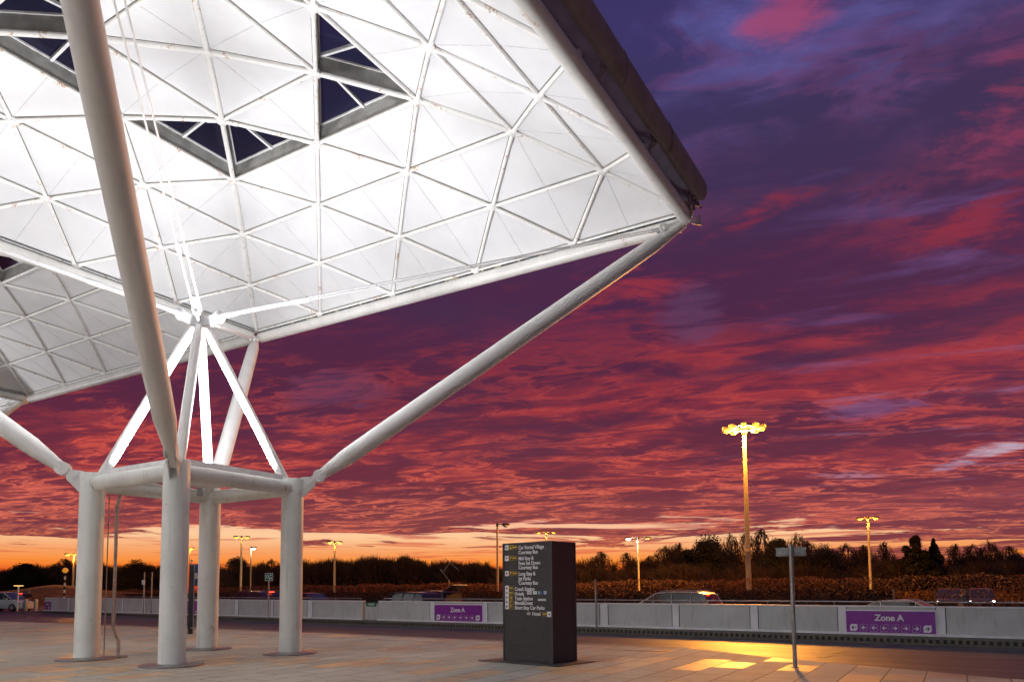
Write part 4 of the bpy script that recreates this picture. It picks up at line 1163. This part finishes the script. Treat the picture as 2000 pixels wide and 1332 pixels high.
def grow(m, p, d, L, r, lev, rng, maxl, spread, k=0, up=.12):
    e = p+d*L; mid = p+d*(L*.5)+V((rng.gauss(0, .03), rng.gauss(0, .03), 0))*L
    m.tube([p, mid, e], [max(r, .042), max(r*.85, .036), max(r*.66, .028)], 5 if lev < 2 else 3, cap=False, k=k)
    if lev >= maxl: return
    n = rng.choice((2, 3, 3)) if lev < maxl-1 else rng.choice((3, 4))
    for i in range(n):
        a = V((rng.gauss(0, 1), rng.gauss(0, 1), rng.gauss(0, .6))); a = (a-d*a.dot(d)).normalized()
        nd = (d+a*spread*rng.uniform(.5, 1.25)+V((0, 0, up))).normalized()
        st = e if i < 2 else p+d*(L*rng.uniform(.45, .9))
        grow(m, st, nd, L*rng.uniform(.62, .88), r*.6, lev+1, rng, maxl, spread, k, up)
def make_bare(seed, H, spread=.55, maxl=6):
    rng = random.Random(seed); tr = MB(); cr = MB()
    W = H*(.30 if spread > .4 else .20)
    tr.tube([V((0, 0, 0)), V((.05, 0, H*.2)), V((-.05, .05, H*.42)), V((.05, 0, H*.7))], [H*.020, H*.015, H*.011, H*.005], 7)
    def surf(a, el, k): return V((math.cos(a)*math.cos(el)*W*k, math.sin(a)*math.cos(el)*W*k, H*.52+math.sin(el)*H*.48*k))
    def curve(p, q, r0, r1, wob):
        L = (q-p).length; m1 = p+(q-p)*.35+V((rng.gauss(0, wob), rng.gauss(0, wob), rng.gauss(.06, wob)))*L; m2 = p+(q-p)*.7+V((rng.gauss(0, wob), rng.gauss(0, wob), rng.gauss(.04, wob)))*L
        cr.tube([p, m1, m2, q], [r0, r0*.8+r1*.2, r0*.4+r1*.6, r1], 3, cap=False); return m1, m2
    for i in range(17):
        a = rng.random()*2*PI; el = rng.uniform(-.25, 1.4); p = V((0, 0, H*rng.uniform(.16, .6))); q = surf(a, el, rng.uniform(.55, .8))
        if q.z < p.z+.2: p.z = max(.8, q.z-.8)
        m1, m2 = curve(p, q, .075, .04, .07)
        for st in (m1, m2, q, q):
            a2 = a+rng.gauss(0, .6); e2 = el+rng.gauss(.1, .35); q2 = surf(a2, min(1.5, e2), rng.uniform(.8, 1.0)); n1, n2 = curve(st, q2, .045, .026, .08)
            for s2 in (n1, n2, q2):
                for _ in range(2):
                    a3 = a2+rng.gauss(0, .5); e3 = e2+rng.gauss(.12, .3); q3 = surf(a3, min(1.55, e3), rng.uniform(.85, 1.0)); d = q3-s2
                    if d.length > H*.16: d = d.normalized()*H*rng.uniform(.08, .16)
                    curve(s2, s2+d, .028, .017, .10)
    return tr, cr
def make_round(seed, H, W, n=12000, leaf=.17, conifer=False):
    rng = random.Random(seed); tr = MB(); cr = MB()
    tr.tube([V((0, 0, 0)), V((0, 0, H*.35)), V((0, 0, H*.8))], [H*.025, H*.018, H*.006], 7)
    cl = 75
    for i in range(cl):
        t_ = rng.random()
        if conifer:
            zc = H*(.08+.9*t_); R_ = W*(1-t_)**.8*rng.uniform(.5, 1.0)
            a = rng.random()*2*PI; c_ = V((math.cos(a)*R_, math.sin(a)*R_, zc)); leaf_quads(cr, c_, n//cl, W*.26*(1.15-t_), W*.26*(1.15-t_), H*.055, leaf, elong=1.4, rng=rng)
            cr.tube([V((0, 0, zc-.2)), c_+(c_-V((0, 0, zc)))*.25+V((0, 0, .25))], [.04, .01], 3, cap=False)
        else:
            zc = H*(.12+.80*t_); prof = math.sin(min(1, max(.12, t_*1.02))*PI*.86+.25)
            R_ = W*max(.25, prof)*rng.random()**.5*.85; a = rng.random()*2*PI; c_ = V((math.cos(a)*R_, math.sin(a)*R_, zc)); s = rng.uniform(.20, .34)*W
            leaf_quads(cr, c_, n//cl, s, s, s*.72, leaf, rng=rng)
            tr.tube([V((0, 0, zc*.6)), c_], [.06, .012], 3, cap=False)
    return tr, cr
def make_tree_proto(kind, seed, H, W=3):
    if kind == 'bare': tr, cr = make_bare(seed, H)
    elif kind == 'tall': tr, cr = make_bare(seed, H, .34)
    elif kind == 'round': tr, cr = make_round(seed, H, W)
    else: tr, cr = make_round(seed, H, W, 15000, .22, True)
    T = thing('tree', 'x', 'tree', (0, 0, 0))
    T['h'] = max(v.z for v in cr.v)
    tr.build('trunk', 'bark', T); cr.build('crown', 'twig' if kind in ('bare', 'tall') else 'ever', T)
    return T
TG = 'trees along the horizon'
protos = {}
def tree(kind, px, dep, ytop, label, seed=1, wid=1.0):
    key = (kind, seed)
    base = at_depth(px, dep, -.6); ytop -= 7 if px > 1280 else 2; H = height_at(base, ytop)+.6
    nominal = 10.0
    if key not in protos:
        protos[key] = make_tree_proto(kind, seed, nominal, 4.6 if kind == 'round' else 3.4)
        T = protos[key]
    else: T = dup(protos[key])
    s = H/protos[key]['h']
    T.location = base; T.scale = (s*wid, s*wid, s); T.rotation_euler.z = (px*.37) % 6.28
    T.name = {'bare': 'bare_tree', 'tall': 'bare_tree', 'round': 'round_tree', 'conifer': 'conifer'}[kind]
    T['label'] = label; T['group'] = TG
    return T
TL = [
 ('round', 1388, 105, 1048, 'broad dense round tree just left of the tall lamp mast', 1, 1.05),
 ('round', 1345, 112, 1078, 'lower dark bush-like tree at the left foot of the broad round tree', 2, .8),
 ('bare', 1300, 130, 1072, 'bare twiggy tree between the white-lit lamp and the broad round tree', 1, 1),
 ('bare', 1225, 135, 1080, 'bare twiggy tree immediately left of the white-lit lamp', 2, 1),
 ('bare', 1175, 128, 1078, 'bare twiggy tree above the bare pole, right of the sign block', 3, 1),
 ('tall', 1428, 118, 1046, 'slender bare tree touching the left side of the tall lamp mast', 4, .9),
 ('tall', 1490, 120, 1038, 'tallest slender bare tree immediately right of the tall lamp mast', 5, 1.1),
 ('round', 1522, 108, 1056, 'dark leafy tree between the tall mast and the signpost plate', 2, .75),
 ('tall', 1560, 118, 1046, 'slender bare tree rising behind the signpost plate', 4, 1),
 ('round', 1612, 104, 1066, 'dark rounded tree between the signpost and the twin sodium lamp', 1, .95),
 ('bare', 1655, 128, 1066, 'bare tree with the sunset glowing through it, left of the twin sodium lamp', 1, .9),
 ('tall', 1730, 124, 1064, 'bare tree close behind the right twin sodium lamp', 5, 1),
 ('conifer', 1792, 98, 1050, 'spiky dark conifer, the tallest dark shape right of the twin sodium lamp', 7, 1.5),
 ('conifer', 1828, 104, 1056, 'narrower conifer with a pointed top leaning on the spiky conifer', 8, .8),
 ('bare', 1872, 118, 1068, 'bare tree just right of the two conifers', 2, 1),
 ('tall', 1935, 120, 1060, 'bare tree second from the right edge', 4, 1.05),
 ('round', 1985, 106, 1088, 'low dark rounded tree at the right edge', 2, 1),
 ('bare', 1975, 125, 1072, 'bare twiggy tree above the low rounded tree at the right edge', 3, 1),
 ('bare', 1270, 122, 1086, 'small bare tree between the two bare trees flanking the white-lit lamp', 3, .9),
 ('bare', 1330, 126, 1066, 'bare tree rising over the left shoulder of the broad round tree', 2, 1),
 ('bare', 1580, 116, 1062, 'bare tree between signpost plate and dark rounded tree', 3, 1),
 ('bare', 1690, 122, 1070, 'bare tree directly behind the right twin sodium lamp', 2, 1),
 ('bare', 1905, 120, 1068, 'bare tree third from the right edge', 1, 1.1),
 ('tall', 1460, 122, 1044, 'bare tree directly behind the tall lamp mast', 5, 1),
 ('round', 460, 112, 1086, 'open-crowned dark tree standing against the orange sky by the white lamp', 5, .95),
 ('round', 265, 125, 1092, 'broad dark tree between the left and front posts', 1, 1.25),
 ('bare', 125, 150, 1092, 'bare tree behind the banded beacon', 3, 1.2),
 ('round', 45, 150, 1100, 'dark tree crown at the far left edge', 2, 1.3),
 ('bare', 530, 140, 1092, 'bare pale tree just left of the right post', 1, 1),
]
for a in TL: tree(a[0], a[1], a[2], a[3], a[4], a[5], a[6])
# wood in the distance: uncountable mass of twigs and branches
rng = random.Random(11)
def wood(name, spans, label, matn):
    m = MB()
    for px0, px1, dep, ya, yb, n, dn in spans:
        for i in range(n):
            t_ = rng.random(); px = px0+(px1-px0)*t_; dd = dep*rng.uniform(.93, 1.12)
            base = at_depth(px, dd, -.6); yt = ya+(yb-ya)*t_+rng.gauss(0, 3.0)+3.5*math.sin(px*.085)+2.5*math.sin(px*.031+1)
            H = height_at(base, yt)+.6; c_ = base+V((0, 0, H*rng.uniform(.12, .62)))
            tp = base+V((rng.gauss(0, .5), rng.gauss(0, .5), H*.55))
            m.tube([base, base+(tp-base)*.5+V((rng.gauss(0, .1), 0, 0)), tp], [.13, .09, .05], 3, cap=False)
            cw = rng.uniform(2.0, 3.6)
            for _ in range(44):
                a = rng.random()*2*PI; el = rng.uniform(.05, 1.0)*PI/2; rr = rng.uniform(.75, 1.0)
                e = V((base.x+math.cos(a)*math.cos(el)*cw*rr, base.y+math.sin(a)*math.cos(el)*cw*rr, H*.5-.6+math.sin(el)*H*.5*rr))
                q = base+V((rng.gauss(0, .3), rng.gauss(0, .3), H*rng.uniform(.3, .62))); mm = q+(e-q)*.6
                m.tube([q, mm, e], [.04, .028, .016], 3, cap=False)
                for _k in range(2):
                    e2 = mm+(e-q)*.28+V((rng.gauss(0, .5), rng.gauss(0, .5), rng.gauss(.05, .35)))
                    if e2.z < H-.6+.15: m.tube([mm, e2], [.024, .014], 3, cap=False)
            leaf_quads(m, base+V((0, 0, H*.36)), dn, cw, cw, H*.36, .30, k=0, rng=rng)
    o = m.build(name, matn); tag(o, label, 'woodland', kind='stuff'); return o
wood('woodland', [(560, 800, 150, 1092, 1086, 190, 60), (780, 990, 150, 1086, 1106, 170, 60), (-30, 260, 165, 1104, 1102, 190, 60), (225, 330, 150, 1102, 1104, 80, 60), (400, 600, 150, 1110, 1098, 120, 60)], 'dark mass of bare wood along the horizon left of the sign block', 'twig')
wood('scrub', [(975, 1140, 130, 1104, 1100, 80, 50), (1125, 1300, 110, 1108, 1108, 60, 30), (1120, 1310, 125, 1088, 1086, 34, 2), (1290, 1500, 105, 1102, 1104, 80, 34), (1300, 1740, 125, 1066, 1072, 75, 2), (1480, 1720, 108, 1102, 1106, 80, 34), (1700, 2060, 104, 1094, 1098, 110, 34), (1840, 2060, 125, 1078, 1080, 30, 2)], 'dark scrub filling the gaps under the trees right of the sign block', 'twig')
m = MB()
for i in range(5200):
    px = rng.uniform(-40, 2050); dd = rng.uniform(66, 92); b_ = at_depth(px, dd, -.6)
    s = rng.uniform(.10, .2); q = b_+V((0, 0, rng.uniform(.3, 1.7)*(1 if px > 1100 or px < 200 else .85)))
    a = V((rng.gauss(0, .5), rng.gauss(0, .5), rng.gauss(0, 1.4))).normalized(); b2 = a.orthogonal().normalized()
    m.poly([q-a*s*1.8, q+b2*s*.3, q+a*s*1.8, q-b2*s*.3])
tag(m.build('rough_growth', 'shrub'), 'rust-coloured rough growth between hedge and trees', 'undergrowth', kind='stuff')
# orange lit grassy bank at the far left
m = MB(); n = 36; cen = at_depth(70, 92, -.6)
d = cen-CP; d.z = 0; d.normalize(); s = V((d.y, -d.x, 0))
for i in range(n+1):
    for j in range(9):
        u = (i/n-.5)*2; v_ = (j/8-.5)*2
        hgt = 3.0*max(0, 1-v_*v_)*(.82+.18*math.sin(u*5+1.0)+.05*math.sin(u*13))*max(0, 1-abs(u)**6)
        m.v.append(cen+s*(u*19)+d*(v_*8)+V((0, 0, -.02+hgt)))
for i in range(n):
    for j in range(8): a = i*9+j; m.face((a, a+9, a+10, a+1))
MT['bank'] = mat('dry_grass_bank', (.34, .13, .035), .9, 0, .4, 1.5)
tag(m.build('grass_bank', 'bank', smooth=True), kind='structure')
# ------------------------------------------------------------------ vehicles
def car(name, label, cat_, loc, ang, L=4.5, W=1.8, H=1.5, kind='saloon', paint='silver', rails=False, tail=False, head=False, hatch=False, z=-.34, group='cars on the lower road'):
    """nose along +x before rotation"""
    T = thing(name, label, cat_, (0, 0, 0), group)
    hw = W/2; zb = .22; belt = H*.60
    # stations: x, belt height, half width factor
    if kind == 'saloon':
        st = [(-.5, .50, .80), (-.485, .60, .90), (-.44, .66, .95), (-.30, .67, 1), (-.1, .655, 1), (.12, .64, 1), (.24, .625, .99), (.36, .575, .97), (.455, .50, .90), (.495, .42, .78)]
        gh = [(-.36, .66), (-.20, .965), (-.06, 1.0), (.06, .985), (.26, .635)]
    else:
        st = [(-.5, .50, .84), (-.49, .62, .93), (-.46, .645, .97), (-.30, .64, 1), (-.1, .63, 1), (.14, .62, 1), (.26, .61, .99), (.38, .56, .97), (.465, .49, .9), (.497, .42, .8)]
        gh = [(-.478, .63), (-.425, .93), (-.36, .985), (-.05, 1.0), (.07, .975), (.285, .62)]
    m = MB(); NS = 12
    for xs_, bh, wf in st:
        x = xs_*L; b = bh*H; w_ = hw*wf
        half = [(w_*.70, zb), (w_*.93, zb+.03), (w_*.995, zb+.22), (w_, b*.62), (w_*.985, b*.86), (w_*.93, b-.02), (w_*.70, b+.015)]
        ring = [V((x, y_, z_)) for y_, z_ in half]+[V((x, -y_, z_)) for y_, z_ in half[::-1]]
        m.v += ring
    n = 14
    for i in range(len(st)-1):
        for j in range(n): a = i*n+j; b = i*n+(j+1) % n; m.face((a, a+n, b+n, b))
    m.face(list(range(n))); m.face([(len(st)-1)*n+j for j in range(n)][::-1])
    body = m.build('body', paint, T, smooth=True)
    # glasshouse
    m = MB(); k = len(gh)
    rows = []
    for xs_, zh in gh:
        x = xs_*L; z_ = zh*H; tt = (zh-.63)/.37; w_ = hw*(.93-.20*tt); rows.append((x, z_, w_))
    for x, z_, w_ in rows:
        m.v += [V((x, w_, z_-.028)), V((x, w_*.86, z_-.004)), V((x, 0, z_+.012)), V((x, -w_*.86, z_-.004)), V((x, -w_, z_-.028))]
    for i in range(k-1):
        glass = (i == 0 or i == k-2)
        for j in range(4): a = i*5+j; m.face((a, a+1, a+6, a+5), 0 if glass else 1)
    # side glass polygons: from roof edge down to the belt
    for sgn, jj in ((1, 0), (-1, 4)):
        up_ = [V(m.v[i*5+jj]) for i in range(k)]
        x0, x1 = rows[0][0], rows[-1][0]
        bl = [V((x0+(x1-x0)*i/(k-1), sgn*hw*.935, .615*H)) for i in range(k)]
        bl[0] = V((x0, sgn*hw*.93, up_[0].z-.03)); bl[-1] = V((x1, sgn*hw*.93, up_[-1].z-.03))
        for i in range(k-1):
            q = [bl[i], bl[i+1], up_[i+1], up_[i]]; m.poly(q if sgn < 0 else q[::-1], 0)
    gl_ = m.build('glasshouse', ['glassdark', paint], T, smooth=False)
    # pillars and roof edge frame
    m = MB()
    for sgn, jj in ((1, 0), (-1, 4)):
        e = [V(((rows[i][0]), sgn*(rows[i][2]+.006), rows[i][1]-.02)) for i in range(k)]
        for i in range(k-1): m.bar(e[i], e[i+1], .05, .055)
        for fx in ((-.16, .08) if kind == 'saloon' else (-.30, -.10, .10)):
            xx = fx*L; zt = None
            for i in range(k-1):
                if rows[i][0] <= xx <= rows[i+1][0]:
                    f_ = (xx-rows[i][0])/(rows[i+1][0]-rows[i][0]); zt = rows[i][1]+(rows[i+1][1]-rows[i][1])*f_; wt_ = rows[i][2]+(rows[i+1][2]-rows[i][2])*f_
            if zt: m.bar(V((xx, sgn*hw*.94, .62*H)), V((xx, sgn*(wt_+.004), zt-.03)), .07, .02, up=V((1, 0, 0)))
    m.build('window_frames', paint, gl_)
    if rails:
        for sgn in (1, -1):
            m = MB(); m.tube([V((-.38*L, sgn*hw*.68, H+.00)), V((-.34*L, sgn*hw*.68, H+.05)), V((-.02*L, sgn*hw*.68, H+.065)), V((.06*L, sgn*hw*.68, H-.02))], .018, 8); m.build('roof_rail', 'stainless', T, smooth=True)
    if hatch:
        m = MB(); m.bar(V((-.43*L, 0, .97*H)), V((-.62*L, 0, 1.22*H)), hw*1.5, .05); m.build('raised_tailgate', paint, T)
        m = MB(); m.box(V((-.50*L, 0, .62*H)), (.02, hw*.78, .26*H)); m.build('open_boot', 'black', T)
    # wheels
    for wx in (-.30, .31):
        for sgn in (1, -1):
            q = V((wx*L, sgn*(hw-.10), .32)); m = MB(); m.tube([q-V((0, .1, 0)), q-V((0, .08, 0)), q+V((0, .08, 0)), q+V((0, .1, 0))], [.29, .32, .32, .29], 20)
            wo = m.build('wheel', 'tyre', T, smooth=True)
            m = MB(); m.tube([q+V((0, sgn*.09, 0)), q+V((0, sgn*.105, 0))], .2, 14); m.build('rim', 'rim', wo)
    for sgn in (1, -1):
        m = MB(); m.box(V((-.490*L, sgn*hw*.78, .52*H)), (.035, .12, .09 if kind == 'saloon' else .16)); m.build('tail_light', 'red_em' if tail else mat('lamp_red', (.25, .01, .01), .2) if 'lr' not in MT else MT['lr'], T)
        m = MB(); m.box(V((.470*L, sgn*hw*.72, .42*H)), (.05, .17, .06)); m.build('head_light', 'white_em' if head else 'rim', T)
        m = MB(); m.tube([V((.20*L, sgn*hw*.98, .64*H)), V((.195*L, sgn*(hw+.13), .66*H))], [.05, .07], 8); m.build('door_mirror', paint, T)
    if kind != 'saloon' and tail:
        m = MB(); m.box(V((-.452*L, 0, .965*H)), (.02, .16, .015)); m.build('brake_light', 'red_em', T)
    m = MB(); m.box(V((-.497*L, 0, .36*H)), (.012, .26, .055)); m.build('number_plate', 'yellow', T)
    if z == -.34: z = low_z(loc.y)
    T.location = V((loc.x, loc.y, z)); T.rotation_euler.z = ang
    return T
MT['lr'] = mat('lamp_red', (.25, .01, .01), .2)
RA = math.atan2(1, .125)        # road direction (towards the left of the picture)
def cl(px, dep): return at_depth(px, dep)
car('estate_car', 'silver people carrier with roof rails behind the wall, right of the sign block', 'car', cl(1308, 35), RA, 4.75, 1.85, 1.66, 'suv', 'silver', rails=True, tail=True)
car('saloon_car', 'silver saloon, only its roof and windows above the large right-hand zone sign', 'car', cl(1772, 25.5), RA+PI, 4.5, 1.8, 1.36, 'saloon', 'silver')
car('estate_car', 'dark estate car with red tail lights, seen between back and right posts', 'car', cl(492, 45), RA, 4.6, 1.8, 1.55, 'suv', 'darkc', rails=True, tail=True)
car('saloon_car', 'small blue car, its roof just above the rail left of the open-boot car', 'car', cl(795, 40), RA, 4.3, 1.75, 1.44, 'suv', 'bluec')
car('estate_car', 'car with its tailgate raised, left of the sign block', 'car', cl(838, 46), RA+PI*0+.0, 4.2, 1.75, 1.5, 'suv', 'grey', hatch=True)
car('saloon_car', 'car with glowing red tail lights just right of the right post', 'car', cl(600, 52), RA, 4.4, 1.75, 1.42, 'saloon', 'darkc', tail=True)
oc = at_depth(1853, 58, -.4); oa = math.atan2(CP.y-oc.y, CP.x-oc.x)
car('oncoming_car', 'car with dazzling white headlights shining through the hedge at far right', 'car', oc, oa, 4.6, 1.9, 1.75, 'suv', 'darkc', head=True, z=-.45)
oc2 = at_depth(1914, 58, -.4)
car('oncoming_car', 'farther car with white headlights through the hedge, nearest the right edge', 'car', oc2, oa, 4.6, 1.9, 1.75, 'suv', 'darkc', head=True, z=-.45)
for q0 in (oc, oc2):
    fd = V((math.cos(oa), math.sin(oa), 0)); sd_ = V((-fd.y, fd.x, 0))
    for sg in (-1, 1):
        l = bpy.data.lights.new('headlamp', 'SPOT'); l.energy = 1800; l.spot_size = math.radians(60); l.spot_blend = .6; l.shadow_soft_size = .08; l.color = (.95, .97, 1)
        o = bpy.data.objects.new('headlamp', l); COL.objects.link(o); o.location = q0+fd*2.4+sd_*(sg*.66)+V((0, 0, .70)); o.rotation_euler = fd.to_track_quat('-Z', 'Y').to_euler()
car('hatchback', 'white car with open tailgate at the far left edge beside the traffic cone', 'car', at_depth(14, 63), RA-2.6, 4.1, 1.75, 1.62, 'suv', 'whitec', hatch=True, z=-.02, group='cars at the crossing')
car('hatchback', 'dark car with bright red tail lights behind the two bollards', 'car', at_depth(42, 72), RA-.35, 4.2, 1.75, 1.55, 'suv', 'darkc', tail=True, z=-.02, group='cars at the crossing')

# ------------------------------------------------------------------ people
def person(label, p, face, H=1.72, coat='darkcoat', legs='jeans', bend=0.0, arm=(.5, .45), hair='hair'):
    """face: heading angle; skeleton grown with a skin modifier and applied"""
    s = H/1.75; f = V((math.cos(face), math.sin(face), 0)); r = V((f.y, -f.x, 0)); up = V((0, 0, 1))
    P = lambda a, b, c: tuple((f*a+r*b+up*c)*s)
    T = thing('person', label, 'person', p)
    def skin(name, verts, edges, rad, m_, root=0, sub=2):
        me = bpy.data.meshes.new(name); me.from_pydata(verts, edges, []); o = bpy.data.objects.new(name, me); COL.objects.link(o)
        o.modifiers.new('s', 'SKIN'); o.modifiers.new('u', 'SUBSURF').levels = sub
        for i, v_ in enumerate(me.skin_vertices[0].data): v_.radius = (rad[i][0]*s, rad[i][1]*s) if hasattr(rad[i], '__len__') else (rad[i]*s,)*2
        me.skin_vertices[0].data[root].use_root = True
        m2 = bpy.data.meshes.new_from_object(o.evaluated_get(bpy.context.evaluated_depsgraph_get()))
        bpy.data.objects.remove(o); m2.materials.clear(); m2.materials.append(MT[m_])
        for pl in m2.polygons: pl.use_smooth = True
        o = bpy.data.objects.new(name, m2); COL.objects.link(o); o.parent = T; return o
    b = bend
    v = [P(0, 0, .95), P(.01+b*.4, 0, 1.15), P(.02+b, 0, 1.38), P(.03+b*1.2, 0, 1.50), P(.06+b*1.4, 0, 1.60), P(.07+b*1.45, 0, 1.71),
         P(0, .1, .90), P(.04, .11, .50), P(-.04, .11, .09), P(.12, .12, .03), P(0, -.1, .90), P(.10, -.11, .50), P(.10, -.11, .09), P(.25, -.12, .03),
         P(.02+b, .19, 1.42), P(.02+b+arm[0]*.3, .24, 1.18), P(.05+b+arm[0]*.9, .17, 1.05+arm[1]*.2), P(.05+b+arm[0]*1.05, .15, 1.03+arm[1]*.22),
         P(.02+b, -.19, 1.42), P(.02+b+arm[0]*.3, -.24, 1.18), P(.05+b+arm[0]*.8, -.17, 1.04+arm[1]*.2), P(.05+b+arm[0]*.95, -.15, 1.02+arm[1]*.22)]
    e = [(0, 1), (1, 2), (2, 3), (3, 4), (4, 5), (0, 6), (6, 7), (7, 8), (8, 9), (0, 10), (10, 11), (11, 12), (12, 13), (2, 14), (14, 15), (15, 16), (16, 17), (2, 18), (18, 19), (19, 20), (20, 21)]
    rad = [(.15, .12), (.15, .12), (.17, .12), .055, .085, .085, .09, .065, .045, .04, .09, .065, .045, .04, .065, .05, .036, .04, .065, .05, .036, .04]
    skin('body', v, e, rad, 'skin')
    skin('coat', v[0:4]+v[14:17]+v[18:21]+[P(0, 0, .80)], [(0, 1), (1, 2), (2, 3), (2, 4), (4, 5), (5, 6), (2, 7), (7, 8), (8, 9), (0, 10)], [(.175, .145), (.175, .145), (.195, .14), .07, .08, .066, .052, .08, .066, .052, (.17, .14)], coat)
    skin('trousers', [v[0]]+v[6:9]+v[10:13], [(0, 1), (1, 2), (2, 3), (0, 4), (4, 5), (5, 6)], [(.165, .13), .105, .08, .062, .105, .08, .062], legs)
    skin('hair', [P(.03+b*1.4, 0, 1.66), P(.05+b*1.45, 0, 1.74), P(.0+b*1.4, 0, 1.70)], [(0, 1), (0, 2)], [.09, .085, .075], hair)
    m = MB(); hc = V(P(.07+b*1.45, 0, 1.66))+V(p)
    m.tube([hc+f*.07*s, hc+f*.125*s-up*.015*s], [.018, .010], 6)
    for sg in (-1, 1): m.tube([hc+r*(sg*.08*s)-f*.01, hc+r*(sg*.10*s)-f*.02], [.03, .02], 6)
    m.build('face_features', 'skin', T)
    m = MB()
    for sg in (-1, 1): m.tube([hc+f*.075*s+r*(sg*.032*s)+up*.02*s, hc+f*.09*s+r*(sg*.032*s)+up*.02*s], .010, 6)
    m.build('eyes', 'black', T)
    for k_, w_ in ((17, 'a'), (21, 'b')):
        hp = V(v[k_])+V(p); m = MB(); m.box(hp+f*.04*s, (.045*s, .035*s, .016*s), (f, r, up))
        for i in range(4): q = hp+f*.085*s+r*((i-1.5)*.019*s); m.tube([q, q+f*.035*s-up*.01, q+f*.06*s-up*.03], [.009, .009, .007], 6)
        q = hp+f*.03*s+r*.03*s; m.tube([q, q+(f+r).normalized()*.045*s], [.011, .008], 6); m.build('hand', 'skin', T, smooth=True)
    m = MB()
    for k_ in (9, 13): q = V(v[k_])+V(p); m.box(q-f*.06*s+up*.012, (.13*s, .048*s, .04*s), (f, r, up))
    m.build('shoes', 'black', T, bevel=.015)
    return T
MT['darkcoat'] = mat('dark_coat', (.035, .012, .016), .8); MT['jeans'] = mat('jeans', (.03, .045, .10), .8); MT['greycoat'] = mat('grey_coat', (.16, .15, .16), .8)
MT['redcoat'] = mat('rust_coat', (.22, .06, .03), .8)
person('person in dark coat with pale hair walking behind the two bollards', at_depth(57, 64, -.02), RA+PI*.5+.9)
person('stooping person in rust coat behind the open-boot car, left of the sign block', at_depth(893, 47, -.05), RA, coat='redcoat', bend=.22, H=1.66)
person('person in grey coat walking by the oncoming headlights at far right', at_depth(1876, 31, -.34), RA+PI, coat='greycoat', H=1.68, bend=.06)
